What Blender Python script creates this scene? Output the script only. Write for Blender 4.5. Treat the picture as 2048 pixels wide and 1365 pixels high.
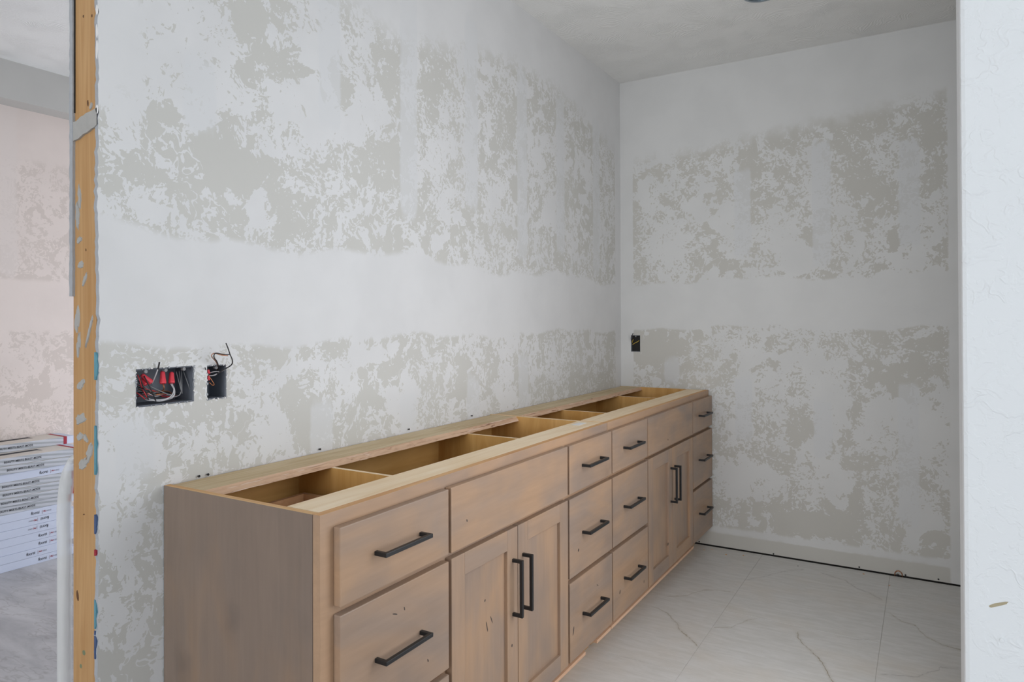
import bpy, bmesh, math, random
import numpy as np
from mathutils import Vector, Matrix

random.seed(7)
rng = np.random.default_rng(7)
for o in list(bpy.data.objects):
    bpy.data.objects.remove(o)
S = bpy.context.scene
COL = S.collection

# ------------------------------------------------------------------ camera
CAM = np.array([1.5777, -1.0047, 1.2684])
YAW, PITCH, ROLL, FPX, SY = 0.5380, 0.0062, -0.0036, 1388.13, -49.25
_f = np.array([-math.sin(YAW) * math.cos(PITCH), math.cos(YAW) * math.cos(PITCH), math.sin(PITCH)])
_r0 = np.array([math.cos(YAW), math.sin(YAW), 0.0])
_u0 = np.cross(_r0, _f)
_r = _r0 * math.cos(ROLL) + _u0 * math.sin(ROLL)
_u = -_r0 * math.sin(ROLL) + _u0 * math.cos(ROLL)
cd = bpy.data.cameras.new('camera')
cam = bpy.data.objects.new('camera', cd)
COL.objects.link(cam)
cd.sensor_width = 36.0
cd.lens = FPX / 2048 * 36.0
cd.shift_y = SY / 2048
cd.clip_start = 0.02
M = Matrix((( _r[0], _u[0], -_f[0], CAM[0]), (_r[1], _u[1], -_f[1], CAM[1]), (_r[2], _u[2], -_f[2], CAM[2]), (0, 0, 0, 1)))
cam.matrix_world = M
S.camera = cam

def pix(P):
    """where a point of the place falls on the 2048x1365 photograph"""
    d = np.asarray(P, float) - CAM
    z = d @ _f
    return 1024 + FPX * (d @ _r) / z, 682.5 + SY - FPX * (d @ _u) / z

def at(u, v, axis, val):
    """the point of a known plane (axis = val) behind a pixel of the photograph"""
    d = _f + _r * (u - 1024) / FPX - _u * (v - 682.5 - SY) / FPX
    t = (val - CAM[axis]) / d[axis]
    return CAM + t * d

# ------------------------------------------------------------------ light
S.view_settings.view_transform = 'Standard'
S.view_settings.look = 'None'
S.view_settings.gamma = 1.0
S.view_settings.use_curve_mapping = False
S.view_settings.exposure = 0.0
w = bpy.data.worlds.new('sky')
S.world = w
w.use_nodes = True
w.node_tree.nodes['Background'].inputs[0].default_value = (0.62, 0.78, 1.0, 1)
w.node_tree.nodes['Background'].inputs[1].default_value = 0.6

def area(name, loc, direction, sx, sy, power, col):
    l = bpy.data.lights.new(name, 'AREA')
    l.shape = 'RECTANGLE'
    l.size, l.size_y = sx, sy
    l.energy = power
    l.color = col
    o = bpy.data.objects.new(name, l)
    COL.objects.link(o)
    o.location = loc
    o.rotation_euler = Vector(direction).to_track_quat('-Z', 'Y').to_euler()
    return o

RX = 3.40          # outer wall to the right of the camera
BY = -4.20         # outer wall behind the camera
area('daylight_side_window', (RX + 0.12, -1.25, 1.45), (-1, 0, 0), 2.0, 1.7, 20, (0.90, 0.96, 1.0))
area('rear_fill_light', (0.75, -4.20 - 0.12, 1.40), (0, 1, 0), 2.1, 1.9, 83, (0.95, 0.98, 1.0))  # added fill from behind the camera, brightens wall return, stud and end panel
area('daylight_vanity_window', (1.752 + 0.12, 1.00, 1.20), (-1, 0, 0), 1.2, 1.6, 23, (0.98, 0.98, 1.0))
area('far_room_fill_light', (-1.35, 2.9173 + 0.12, 1.00), (0, -1, 0), 1.7, 1.6, 62, (0.91, 0.94, 1.0))  # added to brighten the room beyond without reaching the end panel
S.cycles.max_bounces = 7
S.cycles.diffuse_bounces = 4
S.cycles.caustics_reflective = False
S.cycles.caustics_refractive = False

# ------------------------------------------------------------------ dimensions
L = 2.9173         # back wall
HC = 2.697         # ceiling
D = 0.5254         # face-frame front
H = 0.876          # cabinet height
YE = -0.152        # end of the vanity wall
TW = 0.114         # wall thickness
GYP = 0.0127
XO = -2.845        # wall of the room beyond
XR = 1.752         # right wall of the vanity room
SLAB = -0.009

# ------------------------------------------------------------------ material helpers
def new_mat(name):
    m = bpy.data.materials.new(name)
    m.use_nodes = True
    nt = m.node_tree
    b = nt.nodes['Principled BSDF']
    return m, nt, b

class G:
    """small helper to chain shader nodes"""
    def __init__(s, nt):
        s.nt = nt
    def n(s, t, **kw):
        x = s.nt.nodes.new(t)
        for k, v in kw.items():
            setattr(x, k, v)
        return x
    def link(s, a, b):
        s.nt.links.new(a, b)
    def val(s, x, sock):
        if isinstance(x, (int, float)):
            sock.default_value = x
        elif isinstance(x, (tuple, list)):
            sock.default_value = x
        else:
            s.link(x, sock)
    def math(s, op, a, b=None, c=None, clamp=False):
        x = s.n('ShaderNodeMath', operation=op, use_clamp=clamp)
        s.val(a, x.inputs[0])
        if b is not None: s.val(b, x.inputs[1])
        if c is not None: s.val(c, x.inputs[2])
        return x.outputs[0]
    def vmath(s, op, a, b=None, scale=None):
        x = s.n('ShaderNodeVectorMath', operation=op)
        s.val(a, x.inputs[0])
        if b is not None: s.val(b, x.inputs[1])
        if scale is not None: s.val(scale, x.inputs['Scale'])
        return x.outputs[0]
    def mapr(s, a, lo, hi, t0=0.0, t1=1.0, smooth=True):
        x = s.n('ShaderNodeMapRange', interpolation_type='SMOOTHSTEP' if smooth else 'LINEAR')
        s.val(a, x.inputs[0])
        for i, v in enumerate((lo, hi, t0, t1)):
            s.val(v, x.inputs[i + 1])
        return x.outputs[0]
    def noise(s, vec, scale, detail=2.0, rough=0.5, dist=0.0, color=False):
        x = s.n('ShaderNodeTexNoise')
        s.link(vec, x.inputs['Vector'])
        x.inputs['Scale'].default_value = scale
        x.inputs['Detail'].default_value = detail
        x.inputs['Roughness'].default_value = rough
        x.inputs['Distortion'].default_value = dist
        return x.outputs[1 if color else 0]
    def mix(s, f, a, b):
        x = s.n('ShaderNodeMix', data_type='RGBA')
        s.val(f, x.inputs[0])
        s.val(a, x.inputs[6])
        s.val(b, x.inputs[7])
        return x.outputs[2]
    def obj(s):
        return s.n('ShaderNodeTexCoord').outputs['Object']
    def scale(s, vec, v):
        return s.vmath('MULTIPLY', vec, v)
    def bump(s, h, strength, dist, base=None):
        x = s.n('ShaderNodeBump')
        x.inputs['Strength'].default_value = strength
        x.inputs['Distance'].default_value = dist
        s.link(h, x.inputs['Height'])
        if base is not None: s.link(base, x.inputs['Normal'])
        return x.outputs[0]
    def attr(s, name):
        return s.n('ShaderNodeAttribute', attribute_name=name).outputs['Fac']

def c4(r, g, b):
    """sRGB 0-255 -> linear colour"""
    f = lambda v: (v / 255 / 12.92) if v / 255 <= 0.04045 else ((v / 255 + 0.055) / 1.055) ** 2.4
    return (f(r), f(g), f(b), 1)

def plain(name, col, rough=0.6, metal=0.0, var=0.0, vscale=30, bump=0.0):
    m, nt, b = new_mat(name)
    g = G(nt)
    b.inputs['Roughness'].default_value = rough
    b.inputs['Metallic'].default_value = metal
    co = g.obj()
    n = g.noise(co, vscale, 3, 0.55)
    dark = tuple(c * (1 - var) for c in col[:3]) + (1,)
    lite = tuple(min(1, c * (1 + var)) for c in col[:3]) + (1,)
    g.link(g.mix(n, dark, lite), b.inputs['Base Color'])
    if bump:
        g.link(g.bump(n, 0.4, bump), b.inputs['Normal'])
    return m

def drywall_mat(name, paper, mud, strip, scale=1.0, contrast=1.0):
    """joint compound skimmed over grey board paper; 'mud', 'soft' and 'strip' are painted into the wall's own mesh"""
    m, nt, b = new_mat(name)
    g = G(nt)
    co = g.obj()
    warp = g.vmath('SUBTRACT', g.noise(co, 7 * scale, 2, 0.5, color=True), (0.5, 0.5, 0.5))
    c2 = g.vmath('ADD', co, g.vmath('SCALE', warp, scale=0.09))
    warp2 = g.vmath('SUBTRACT', g.noise(c2, 34 * scale, 2, 0.5, color=True), (0.5, 0.5, 0.5))
    c3 = g.vmath('ADD', c2, g.vmath('SCALE', warp2, scale=0.018))
    nb = g.math('SUBTRACT', g.noise(c2, 5.0 * scale, 2, 0.5), 0.5)          # big islands
    nm = g.math('SUBTRACT', g.noise(c3, 19 * scale, 3, 0.55), 0.5)           # tongues
    nf = g.math('SUBTRACT', g.noise(c3, 75 * scale, 2, 0.6), 0.5)            # specks
    act = g.mapr(g.noise(co, 3.1 * scale, 1, 0.5), 0.34, 0.58, 0.3, 1.0)    # where it is speckled, where it is smooth
    v = g.math('ADD', g.math('MULTIPLY', nb, 1.5), g.math('MULTIPLY', nm, 2.1))
    v = g.math('ADD', v, g.math('MULTIPLY', g.math('MULTIPLY', nf, act), 2.7))
    v = g.math('ADD', v, g.attr('mud'))
    r1 = g.math('ABSOLUTE', g.math('SUBTRACT', g.noise(c3, 12 * scale, 2, 0.55), 0.5))      # thin webs left by the trowel
    web = g.math('MULTIPLY', g.mapr(r1, 0.0, 0.022, 1.0, 0.0), g.mapr(nb, -0.12, 0.08))
    r2 = g.math('ABSOLUTE', g.math('ADD', nm, 0.04))
    crk = g.math('MULTIPLY', g.mapr(r2, 0.0, 0.022, 1.0, 0.0), g.mapr(act, 0.45, 0.9))
    v = g.math('ADD', v, g.math('MULTIPLY', web, 0.5))
    v = g.math('SUBTRACT', v, g.math('MULTIPLY', crk, 0.32))
    mask = g.mapr(v, -0.03, 0.03)
    soft = g.attr('soft')
    sn = g.math('ADD', soft, g.math('MULTIPLY', nm, 0.5))
    softm = g.mapr(sn, 0.25, 0.75)
    full = g.math('MAXIMUM', mask, softm)
    # mud tone: thin patches slightly darker
    thin = g.mapr(g.noise(co, 4.5 * scale, 3, 0.55), 0.35, 0.7)
    mudc = g.mix(thin, mud, tuple(c * 0.955 for c in mud[:3]) + (1,))
    papc = g.mix(g.noise(co, 3.3 * scale, 2, 0.5), paper, tuple(c * 0.93 for c in paper[:3]) + (1,))
    col = g.mix(full, papc, mudc)
    st = g.math('MULTIPLY', g.mapr(g.math('ADD', g.attr('strip'), g.math('MULTIPLY', nm, 1.1)), 0.25, 0.85), 0.7)
    col = g.mix(st, col, strip)
    g.link(col, b.inputs['Base Color'])
    b.inputs['Roughness'].default_value = 0.82
    b.inputs['Specular IOR Level'].default_value = 0.25
    fine = g.noise(co, 260, 2, 0.6)
    sw = g.noise(co, 26, 3, 0.6, 1.5)
    h = g.math('ADD', g.math('MULTIPLY', fine, 0.22), g.math('MULTIPLY', sw, 0.6))
    g.link(g.bump(h, 0.35, 0.0012), b.inputs['Normal'])
    return m

def swirl_mat(name, col, amount=0.6, freq=30):
    m, nt, b = new_mat(name)
    g = G(nt)
    co = g.obj()
    wp = g.vmath('SUBTRACT', g.noise(co, 2.4, 2, 0.5, color=True), (0.5, 0.5, 0.5))
    c2 = g.vmath('ADD', co, g.vmath('SCALE', wp, scale=0.55))
    wv = g.n('ShaderNodeTexWave', wave_type='RINGS', rings_direction='Z')
    g.link(c2, wv.inputs['Vector'])
    wv.inputs['Scale'].default_value = freq
    wv.inputs['Distortion'].default_value = 3.0
    wv.inputs['Detail'].default_value = 2.5
    wv.inputs['Detail Scale'].default_value = 2.0
    msk = g.mapr(g.noise(co, 7, 2, 0.5), 0.35, 0.6)
    h = g.math('MULTIPLY', wv.outputs['Fac'], msk)
    h = g.math('ADD', h, g.math('MULTIPLY', g.noise(co, 120, 2, 0.5), 0.4))
    g.link(g.mix(g.noise(co, 2.0, 2), col, tuple(c * 0.96 for c in col[:3]) + (1,)), b.inputs['Base Color'])
    b.inputs['Roughness'].default_value = 0.85
    b.inputs['Specular IOR Level'].default_value = 0.2
    g.link(g.bump(h, amount, 0.0025), b.inputs['Normal'])
    return m

def knockdown_mat(name, col):
    m, nt, b = new_mat(name)
    g = G(nt)
    co = g.obj()
    wp = g.vmath('SUBTRACT', g.noise(co, 20, 2, 0.5, color=True), (0.5, 0.5, 0.5))
    c2 = g.vmath('ADD', co, g.vmath('SCALE', wp, scale=0.05))
    n = g.noise(c2, 26, 4, 0.62)
    plate = g.mapr(n, 0.50, 0.56)
    rid = g.math('ABSOLUTE', g.math('SUBTRACT', g.noise(c2, 14, 3, 0.6), 0.5))
    ridge = g.mapr(rid, 0.0, 0.03, 1.0, 0.0)
    ridge = g.math('MULTIPLY', ridge, g.mapr(g.noise(co, 9, 1), 0.5, 0.62))
    h = g.math('ADD', g.math('MULTIPLY', plate, 0.45), g.math('MULTIPLY', ridge, 0.8))
    h = g.math('ADD', h, g.math('MULTIPLY', g.noise(co, 190, 2), 0.25))
    g.link(g.mix(g.noise(co, 3, 2), col, tuple(c * 0.97 for c in col[:3]) + (1,)), b.inputs['Base Color'])
    b.inputs['Roughness'].default_value = 0.7
    b.inputs['Specular IOR Level'].default_value = 0.3
    g.link(g.bump(h, 0.5, 0.0013), b.inputs['Normal'])
    return m

def alder_mat(name, axis, gain=1.0, warmth=0.0):
    """knotty alder under a thin grey-brown stain; axis = grain direction (0 X, 1 Y, 2 Z)"""
    m, nt, b = new_mat(name)
    g = G(nt)
    rnd = g.n('ShaderNodeObjectInfo').outputs['Random']
    off = g.n('ShaderNodeCombineXYZ')
    for i, k in enumerate((13.0, 7.0, 29.0)):
        g.link(g.math('MULTIPLY', rnd, k), off.inputs[i])
    co = g.vmath('ADD', g.obj(), off.outputs[0])
    st = [26.0, 26.0, 26.0]
    st[axis] = 2.2
    gv = g.scale(co, tuple(st))
    st2 = [7.0, 7.0, 7.0]
    st2[axis] = 2.4
    gm = g.scale(co, tuple(st2))
    mott = g.noise(gm, 1.0, 3, 0.55, 0.6)
    mott2 = g.noise(co, 3.2, 3, 0.55)
    grain = g.noise(gv, 1.0, 5, 0.6, 0.8)
    fineg = g.noise(g.scale(gv, (4.0, 4.0, 4.0)), 1.0, 2, 0.5)
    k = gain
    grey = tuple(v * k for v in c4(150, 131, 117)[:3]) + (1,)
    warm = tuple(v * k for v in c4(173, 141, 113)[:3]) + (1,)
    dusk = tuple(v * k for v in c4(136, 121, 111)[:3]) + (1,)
    col = g.mix(g.mapr(mott, 0.27 - warmth, 0.73 - warmth), grey, warm)
    col = g.mix(g.mapr(mott2, 0.46, 0.76, 0.0, 0.65), col, dusk)
    gr = g.mapr(grain, 0.3, 0.7, 0.94, 1.05, smooth=False)
    fg = g.mapr(fineg, 0.25, 0.75, 0.965, 1.03, smooth=False)
    both = g.math('MULTIPLY', gr, fg)
    rgbm = g.n('ShaderNodeCombineXYZ')
    for i in range(3): g.link(both, rgbm.inputs[i])
    col = g.vmath('MULTIPLY', col, rgbm.outputs[0])
    # knots and small dark cracks
    vo = g.n('ShaderNodeTexVoronoi', feature='F1')
    ks = [5.2, 5.2, 5.2]
    ks[axis] = 3.0
    kw = g.vmath('ADD', g.scale(co, tuple(ks)), g.vmath('SCALE', g.noise(co, 18, 2, color=True), scale=0.22))
    g.link(kw, vo.inputs['Vector'])
    vo.inputs['Scale'].default_value = 1.0
    pick = g.math('GREATER_THAN', g.n('ShaderNodeSeparateColor').outputs[0], 2.0)
    sep = nt.nodes.new('ShaderNodeSeparateColor')
    g.link(vo.outputs['Color'], sep.inputs[0])
    pick = g.math('GREATER_THAN', sep.outputs[0], 0.55)
    halo = g.math('MULTIPLY', g.mapr(vo.outputs['Distance'], 0.03, 0.24, 1.0, 0.0), pick)
    core = g.math('MULTIPLY', g.mapr(vo.outputs['Distance'], 0.010, 0.055, 1.0, 0.0), pick)
    core = g.math('MULTIPLY', core, g.mapr(g.noise(co, 140, 2), 0.42, 0.6))
    col = g.mix(g.math('MULTIPLY', halo, 0.38), col, tuple(v * k for v in c4(104, 93, 88)[:3]) + (1,))
    col = g.mix(core, col, c4(38, 30, 28))
    g.link(col, b.inputs['Base Color'])
    b.inputs['Roughness'].default_value = 0.42
    b.inputs['Specular IOR Level'].default_value = 0.35
    g.link(g.bump(grain, 0.12, 0.0006), b.inputs['Normal'])
    return m

def rawwood_mat(name, axis, a, bcol, rough=0.6, ring=9.0, streak=0.0):
    m, nt, b = new_mat(name)
    g = G(nt)
    co = g.obj()
    st = [ring * 3] * 3
    st[axis] = 1.6
    gv = g.scale(co, tuple(st))
    gr = g.noise(gv, 1.0, 4, 0.6, 1.2)
    cloud = g.noise(co, 4.0, 2)
    f = g.math('ADD', g.math('MULTIPLY', gr, 0.75), g.math('MULTIPLY', cloud, 0.3))
    col = g.mix(g.mapr(f, 0.3, 0.75), a, bcol)
    if streak:
        s2 = [190.0] * 3
        s2[axis] = 7.0
        sn = g.noise(g.scale(co, tuple(s2)), 1.0, 2, 0.5)
        col = g.mix(g.mapr(sn, 0.60, 0.70, 0.0, streak), col, c4(120, 72, 44))
        sn2 = g.noise(g.scale(co, tuple(v * 0.7 for v in s2)), 1.0, 2, 0.5)
        col = g.mix(g.mapr(sn2, 0.58, 0.66, 0.0, streak * 0.7), col, c4(226, 204, 186))
    g.link(col, b.inputs['Base Color'])
    b.inputs['Roughness'].default_value = rough
    g.link(g.bump(gr, 0.15, 0.0008), b.inputs['Normal'])
    return m

MUD = c4(222, 222, 222)
M_left = drywall_mat('skimmed_drywall', c4(206, 205, 200), MUD, c4(217, 218, 219))
M_back = drywall_mat('skimmed_drywall_back', c4(203, 201, 195), c4(219, 219, 218), c4(214, 215, 216))
M_opp = drywall_mat('skimmed_drywall_beyond', c4(216, 203, 195), c4(227, 214, 207), c4(224, 213, 207))
M_gyp = plain('gypsum_edge', c4(168, 170, 174), 0.9, var=0.12, vscale=90, bump=0.0015)
M_paper = plain('bare_board_paper', c4(190, 188, 184), 0.85, var=0.05, vscale=4)
M_greymud = plain('dried_grey_compound', c4(170, 168, 164), 0.85, var=0.10, vscale=60, bump=0.001)
M_ceil = swirl_mat('stomped_ceiling', c4(234, 234, 232), 0.6, 34)
M_knock = knockdown_mat('painted_knockdown', c4(232, 234, 235))
M_white = plain('painted_board', c4(222, 222, 221), 0.8, var=0.02, vscale=3)
M_stud = rawwood_mat('pine_stud', 2, c4(198, 158, 110), c4(176, 132, 82), 0.6, ring=14)
M_studknot = plain('pine_knot', c4(96, 62, 34), 0.6, var=0.2, vscale=80)
M_alderY = alder_mat('stained_alder_horizontal', 1)
M_alderZ = alder_mat('stained_alder_upright', 2)
M_frame = alder_mat('stained_alder_frame', 1, 1.06, 0.16)
M_skin_shaded = alder_mat('shaded_end_skin', 2, 0.76, -0.20)  # darker alder copy; the end panel's shade is put into its colour
M_knot = plain('dark_knot', c4(62, 52, 48), 0.6, var=0.3, vscale=200)
M_ply = rawwood_mat('birch_ply', 2, c4(218, 172, 106), c4(192, 142, 72), 0.5, ring=5)
M_plyY = rawwood_mat('birch_ply_lengthwise', 1, c4(218, 172, 106), c4(194, 146, 78), 0.5, ring=5)
M_rail = rawwood_mat('poplar_rail', 1, c4(246, 226, 196), c4(230, 200, 158), 0.6, ring=8)
M_rawedge = rawwood_mat('raw_edge', 1, c4(222, 176, 122), c4(196, 140, 84), 0.6, ring=16)
M_rawedgeX = rawwood_mat('raw_edge_across', 0, c4(224, 184, 130), c4(200, 150, 94), 0.6, ring=16)
M_osb = rawwood_mat('rough_ply_rail', 1, c4(212, 194, 160), c4(186, 160, 120), 0.75, ring=10, streak=0.25)
M_osbedge = rawwood_mat('torn_ply_edge', 1, c4(214, 180, 150), c4(186, 150, 122), 0.8, ring=30, streak=0.75)
M_peach = rawwood_mat('raw_base_strip', 1, c4(226, 188, 158), c4(206, 164, 132), 0.6, ring=10)
M_drawerwood = rawwood_mat('drawer_box_maple', 0, c4(214, 172, 132), c4(192, 146, 104), 0.55, ring=6)
M_black = plain('black_metal', c4(26, 27, 29), 0.42, 0.0, var=0.15, vscale=40)
M_dark = plain('dark_plastic', c4(106, 111, 120), 0.6, var=0.15, vscale=30)
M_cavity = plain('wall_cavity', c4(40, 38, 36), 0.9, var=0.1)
M_wire_b = plain('black_wire', c4(42, 40, 42), 0.5, var=0.1)
M_wire_w = plain('white_wire', c4(196, 194, 196), 0.5, var=0.05)
M_wire_g = plain('grey_wire', c4(128, 128, 130), 0.5, var=0.1)
M_wire_c = plain('copper_wire', c4(182, 118, 80), 0.35, 0.6, var=0.1)
M_wire_r = plain('red_wire', c4(198, 62, 70), 0.5, var=0.1)
M_wire_y = plain('yellow_wire', c4(206, 176, 70), 0.5, var=0.1)
M_red = plain('red_connector', c4(226, 66, 80), 0.45, var=0.08, vscale=60)
M_paperwhite = plain('white_paper', c4(226, 224, 222), 0.7, var=0.02)
M_teal = plain('teal_print', c4(92, 146, 160), 0.7, var=0.25, vscale=40)
M_blue = plain('blue_print', c4(66, 86, 122), 0.7, var=0.25, vscale=40)
M_redp = plain('red_print', c4(158, 40, 56), 0.7, var=0.15, vscale=40)
M_ink = plain('black_ink', c4(52, 52, 58), 0.7)
M_carton = plain('white_carton', c4(206, 212, 229), 0.62, var=0.02, vscale=5)
M_chrome = plain('brushed_trim', c4(150, 160, 168), 0.35, 0.7, var=0.1)
M_screw = plain('screw_head', c4(30, 30, 32), 0.5, 0.3)
M_scuff = plain('tan_scuff', c4(172, 160, 132), 0.8, var=0.15, vscale=60)

# ------------------------------------------------------------------ mesh helpers
def obj(name, bm, mats, parent=None, label=None, loc=None, smooth=False):
    me = bpy.data.meshes.new(name)
    if smooth:
        for f in bm.faces: f.smooth = True
    bm.to_mesh(me)
    bm.free()
    for m in (mats if isinstance(mats, (list, tuple)) else [mats]):
        me.materials.append(m)
    o = bpy.data.objects.new(name, me)
    COL.objects.link(o)
    if parent is not None: o.parent = parent
    if label: o['label'] = label
    if loc is not None: o.location = loc
    return o

def link_copy(src, parent, loc):
    c = src.copy()
    COL.objects.link(c)
    c.parent = parent
    c.location = loc
    return c

def empty(name, loc=(0, 0, 0)):
    o = bpy.data.objects.new(name, None)
    o.empty_display_size = 0.05
    COL.objects.link(o)
    o.location = loc
    return o

def tag(o, label, cat, group=None):
    o['label'] = label
    o['category'] = cat
    if group: o['group'] = group
    return o

def struct(o, label):
    o['kind'] = 'structure'
    o['label'] = label
    return o

def bx(bm, x0, x1, y0, y1, z0, z1, mi=0, top=None, bevel=0.0, neg_x=None):
    """a box; top = material of its upper face"""
    vs = [bm.verts.new((x, y, z)) for x in (x0, x1) for y in (y0, y1) for z in (z0, z1)]
    idx = [((0, 1, 3, 2), 'x0'), ((4, 6, 7, 5), 'x1'), ((0, 4, 5, 1), 'y0'), ((2, 3, 7, 6), 'y1'), ((0, 2, 6, 4), 'z0'), ((1, 5, 7, 3), 'z1')]
    fs = []
    for q, nme in idx:
        f = bm.faces.new([vs[i] for i in q])
        f.material_index = top if (nme == 'z1' and top is not None) else mi
        fs.append(f)
    if bevel:
        es = {e for f in fs for e in f.edges}
        bmesh.ops.bevel(bm, geom=list(es), offset=bevel, segments=2, profile=0.6, affect='EDGES')
    return fs

def tube_bm(bm, pts, r, sides=6, mi=0, cap=True, radii=None):
    pts = [Vector(p) for p in pts]
    rings = []
    n = len(pts)
    prev = None
    for i, p in enumerate(pts):
        t = (pts[min(i + 1, n - 1)] - pts[max(i - 1, 0)]).normalized()
        if prev is None:
            a = t.cross(Vector((0.31, 0.22, 0.93)))
            if a.length < 1e-3: a = t.cross(Vector((1, 0, 0)))
        else:
            a = prev - t * prev.dot(t)
        a.normalize()
        prev = a
        b2 = t.cross(a)
        rr = radii[i] if radii else r
        rings.append([bm.verts.new(p + (a * math.cos(2 * math.pi * k / sides) + b2 * math.sin(2 * math.pi * k / sides)) * rr) for k in range(sides)])
    for i in range(n - 1):
        for k in range(sides):
            f = bm.faces.new((rings[i][k], rings[i][(k + 1) % sides], rings[i + 1][(k + 1) % sides], rings[i + 1][k]))
            f.material_index = mi
            f.smooth = True
    if cap:
        for rg in (rings[0][::-1], rings[-1]):
            f = bm.faces.new(rg)
            f.material_index = mi

def smooth_path(pts, n=6):
    """Catmull-Rom through the points"""
    P = [Vector(p) for p in pts]
    P = [P[0] * 2 - P[1]] + P + [P[-1] * 2 - P[-2]]
    out = []
    for i in range(1, len(P) - 2):
        for k in range(n):
            t = k / n
            a, b, c, d = P[i - 1], P[i], P[i + 1], P[i + 2]
            out.append(0.5 * ((2 * b) + (c - a) * t + (2 * a - 5 * b + 4 * c - d) * t * t + (3 * b - a - 3 * c + d) * t ** 3))
    out.append(P[-2])
    return out

def splat(bm, cy, cz, ry, rz, ang, plane, depth, n=14, rough=0.35, axis='y', mi=0):
    """an irregular dab of thickness depth lying on a plane facing -Y (axis y) or +X (axis x)"""
    ph = random.random() * 6
    ring0, ring1 = [], []
    for k in range(n):
        a = 2 * math.pi * k / n
        q = 1 + rough * (0.6 * math.sin(2 * a + ph) * random.random() + 0.5 * (random.random() - 0.5))
        u, v = math.cos(a) * ry * q, math.sin(a) * rz * q
        h, z = u * math.cos(ang) - v * math.sin(ang), u * math.sin(ang) + v * math.cos(ang)
        if axis == 'y':
            ring0.append(bm.verts.new((cy + h, plane, cz + z)))
            ring1.append(bm.verts.new((cy + h * 0.86, plane - depth, cz + z * 0.86)))
        else:
            ring0.append(bm.verts.new((plane, cy + h, cz + z)))
            ring1.append(bm.verts.new((plane + depth, cy + h * 0.86, cz + z * 0.86)))
    for k in range(n):
        f = bm.faces.new((ring0[k], ring0[(k + 1) % n], ring1[(k + 1) % n], ring1[k]))
        f.material_index = mi
    f = bm.faces.new(ring1)
    f.material_index = mi
    bmesh.ops.recalc_face_normals(bm, faces=bm.faces[:])

# ------------------------------------------------------------------ walls with painted-in compound
def coords(a, b, step, extra=()):
    n = max(1, int(round((b - a) / step)))
    c = sorted(set([round(a + (b - a) * i / n, 5) for i in range(n + 1)] + [round(e, 5) for e in extra]))
    out = [c[0]]
    for q in c[1:]:
        if q - out[-1] < step * 0.25 and q not in [round(e, 5) for e in extra]:
            continue
        if q - out[-1] < step * 0.25 and out[-1] not in [round(e, 5) for e in extra] and len(out) > 1:
            out[-1] = q
            continue
        out.append(q)
    return out

def grid_wall(name, axis, plane, normal, a0, a1, z0, z1, step, holes, field, mat, edgemat, thick, jag=None):
    """a board facing +-axis with openings; field(a, z) gives the compound layers. The first material is the face, the second the cut edge."""
    A = coords(a0, a1, step, [h[0] for h in holes] + [h[1] for h in holes])
    Z = coords(z0, z1, step, [h[2] for h in holes] + [h[3] for h in holes])
    AA, ZZ = np.meshgrid(np.array(A), np.array(Z), indexing='ij')
    nA, nZ = AA.shape
    a_w = AA.copy()
    if jag is not None:
        a_w[0, :] += jag(nZ)
    P = np.zeros((nA * nZ, 3))
    oth = 1 - axis
    P[:, axis] = plane
    P[:, oth] = a_w.ravel()
    P[:, 2] = ZZ.ravel()
    verts = P.tolist()
    faces, mats = [], []
    back = plane - normal * thick
    def inhole(am, zm):
        return any(h[0] < am < h[1] and h[2] < zm < h[3] for h in holes)
    flip = (axis == 0) == (normal > 0)
    for i in range(nA - 1):
        for j in range(nZ - 1):
            if inhole((A[i] + A[i + 1]) / 2, (Z[j] + Z[j + 1]) / 2): continue
            q = [i * nZ + j, (i + 1) * nZ + j, (i + 1) * nZ + j + 1, i * nZ + j + 1]
            faces.append(q if flip else q[::-1])
            mats.append(0)
    def strip(loop):
        for p, q in zip(loop[:-1], loop[1:]):
            b0, b1 = list(verts[p]), list(verts[q])
            b0[axis] = b1[axis] = back
            verts.append(b0); verts.append(b1)
            faces.append([p, q, len(verts) - 1, len(verts) - 2])
            mats.append(1)
    strip([0 * nZ + j for j in range(nZ)])
    strip([(nA - 1) * nZ + j for j in range(nZ)])
    strip([i * nZ for i in range(nA)])
    strip([i * nZ + nZ - 1 for i in range(nA)])
    for h in holes:
        ia, ib = A.index(round(h[0], 5)), A.index(round(h[1], 5))
        ja, jb = Z.index(round(h[2], 5)), Z.index(round(h[3], 5))
        strip([ia * nZ + j for j in range(ja, jb + 1)])
        strip([ib * nZ + j for j in range(ja, jb + 1)])
        strip([i * nZ + ja for i in range(ia, ib + 1)])
        strip([i * nZ + jb for i in range(ia, ib + 1)])
    me = bpy.data.meshes.new(name)
    me.from_pydata(verts, [], faces)
    me.polygons.foreach_set('material_index', mats)
    mud, soft, strp = field(AA, ZZ)
    for nm, arr in (('mud', mud), ('soft', soft), ('strip', strp)):
        at_ = me.attributes.new(nm, 'FLOAT', 'POINT')
        full = np.zeros(len(verts))
        full[:nA * nZ] = arr.ravel()
        at_.data.foreach_set('value', full)
    me.materials.append(mat)
    me.materials.append(edgemat)
    me.update()
    o = bpy.data.objects.new(name, me)
    COL.objects.link(o)
    return o

def sstep(e0, e1, x):
    t = np.clip((x - e0) / (e1 - e0), 0, 1)
    return t * t * (3 - 2 * t)

def blobs(U, V, lst):
    out = np.zeros_like(U)
    for cx, cy, rx, ry, ang, s in lst:
        a = math.radians(ang)
        du, dv = U - cx, V - cy
        p, q = (du * math.cos(a) + dv * math.sin(a)) / rx, (-du * math.sin(a) + dv * math.cos(a)) / ry
        r = np.sqrt(p * p + q * q)
        out += s * (1 - sstep(0.70, 1.25, r))
    return out

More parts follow.
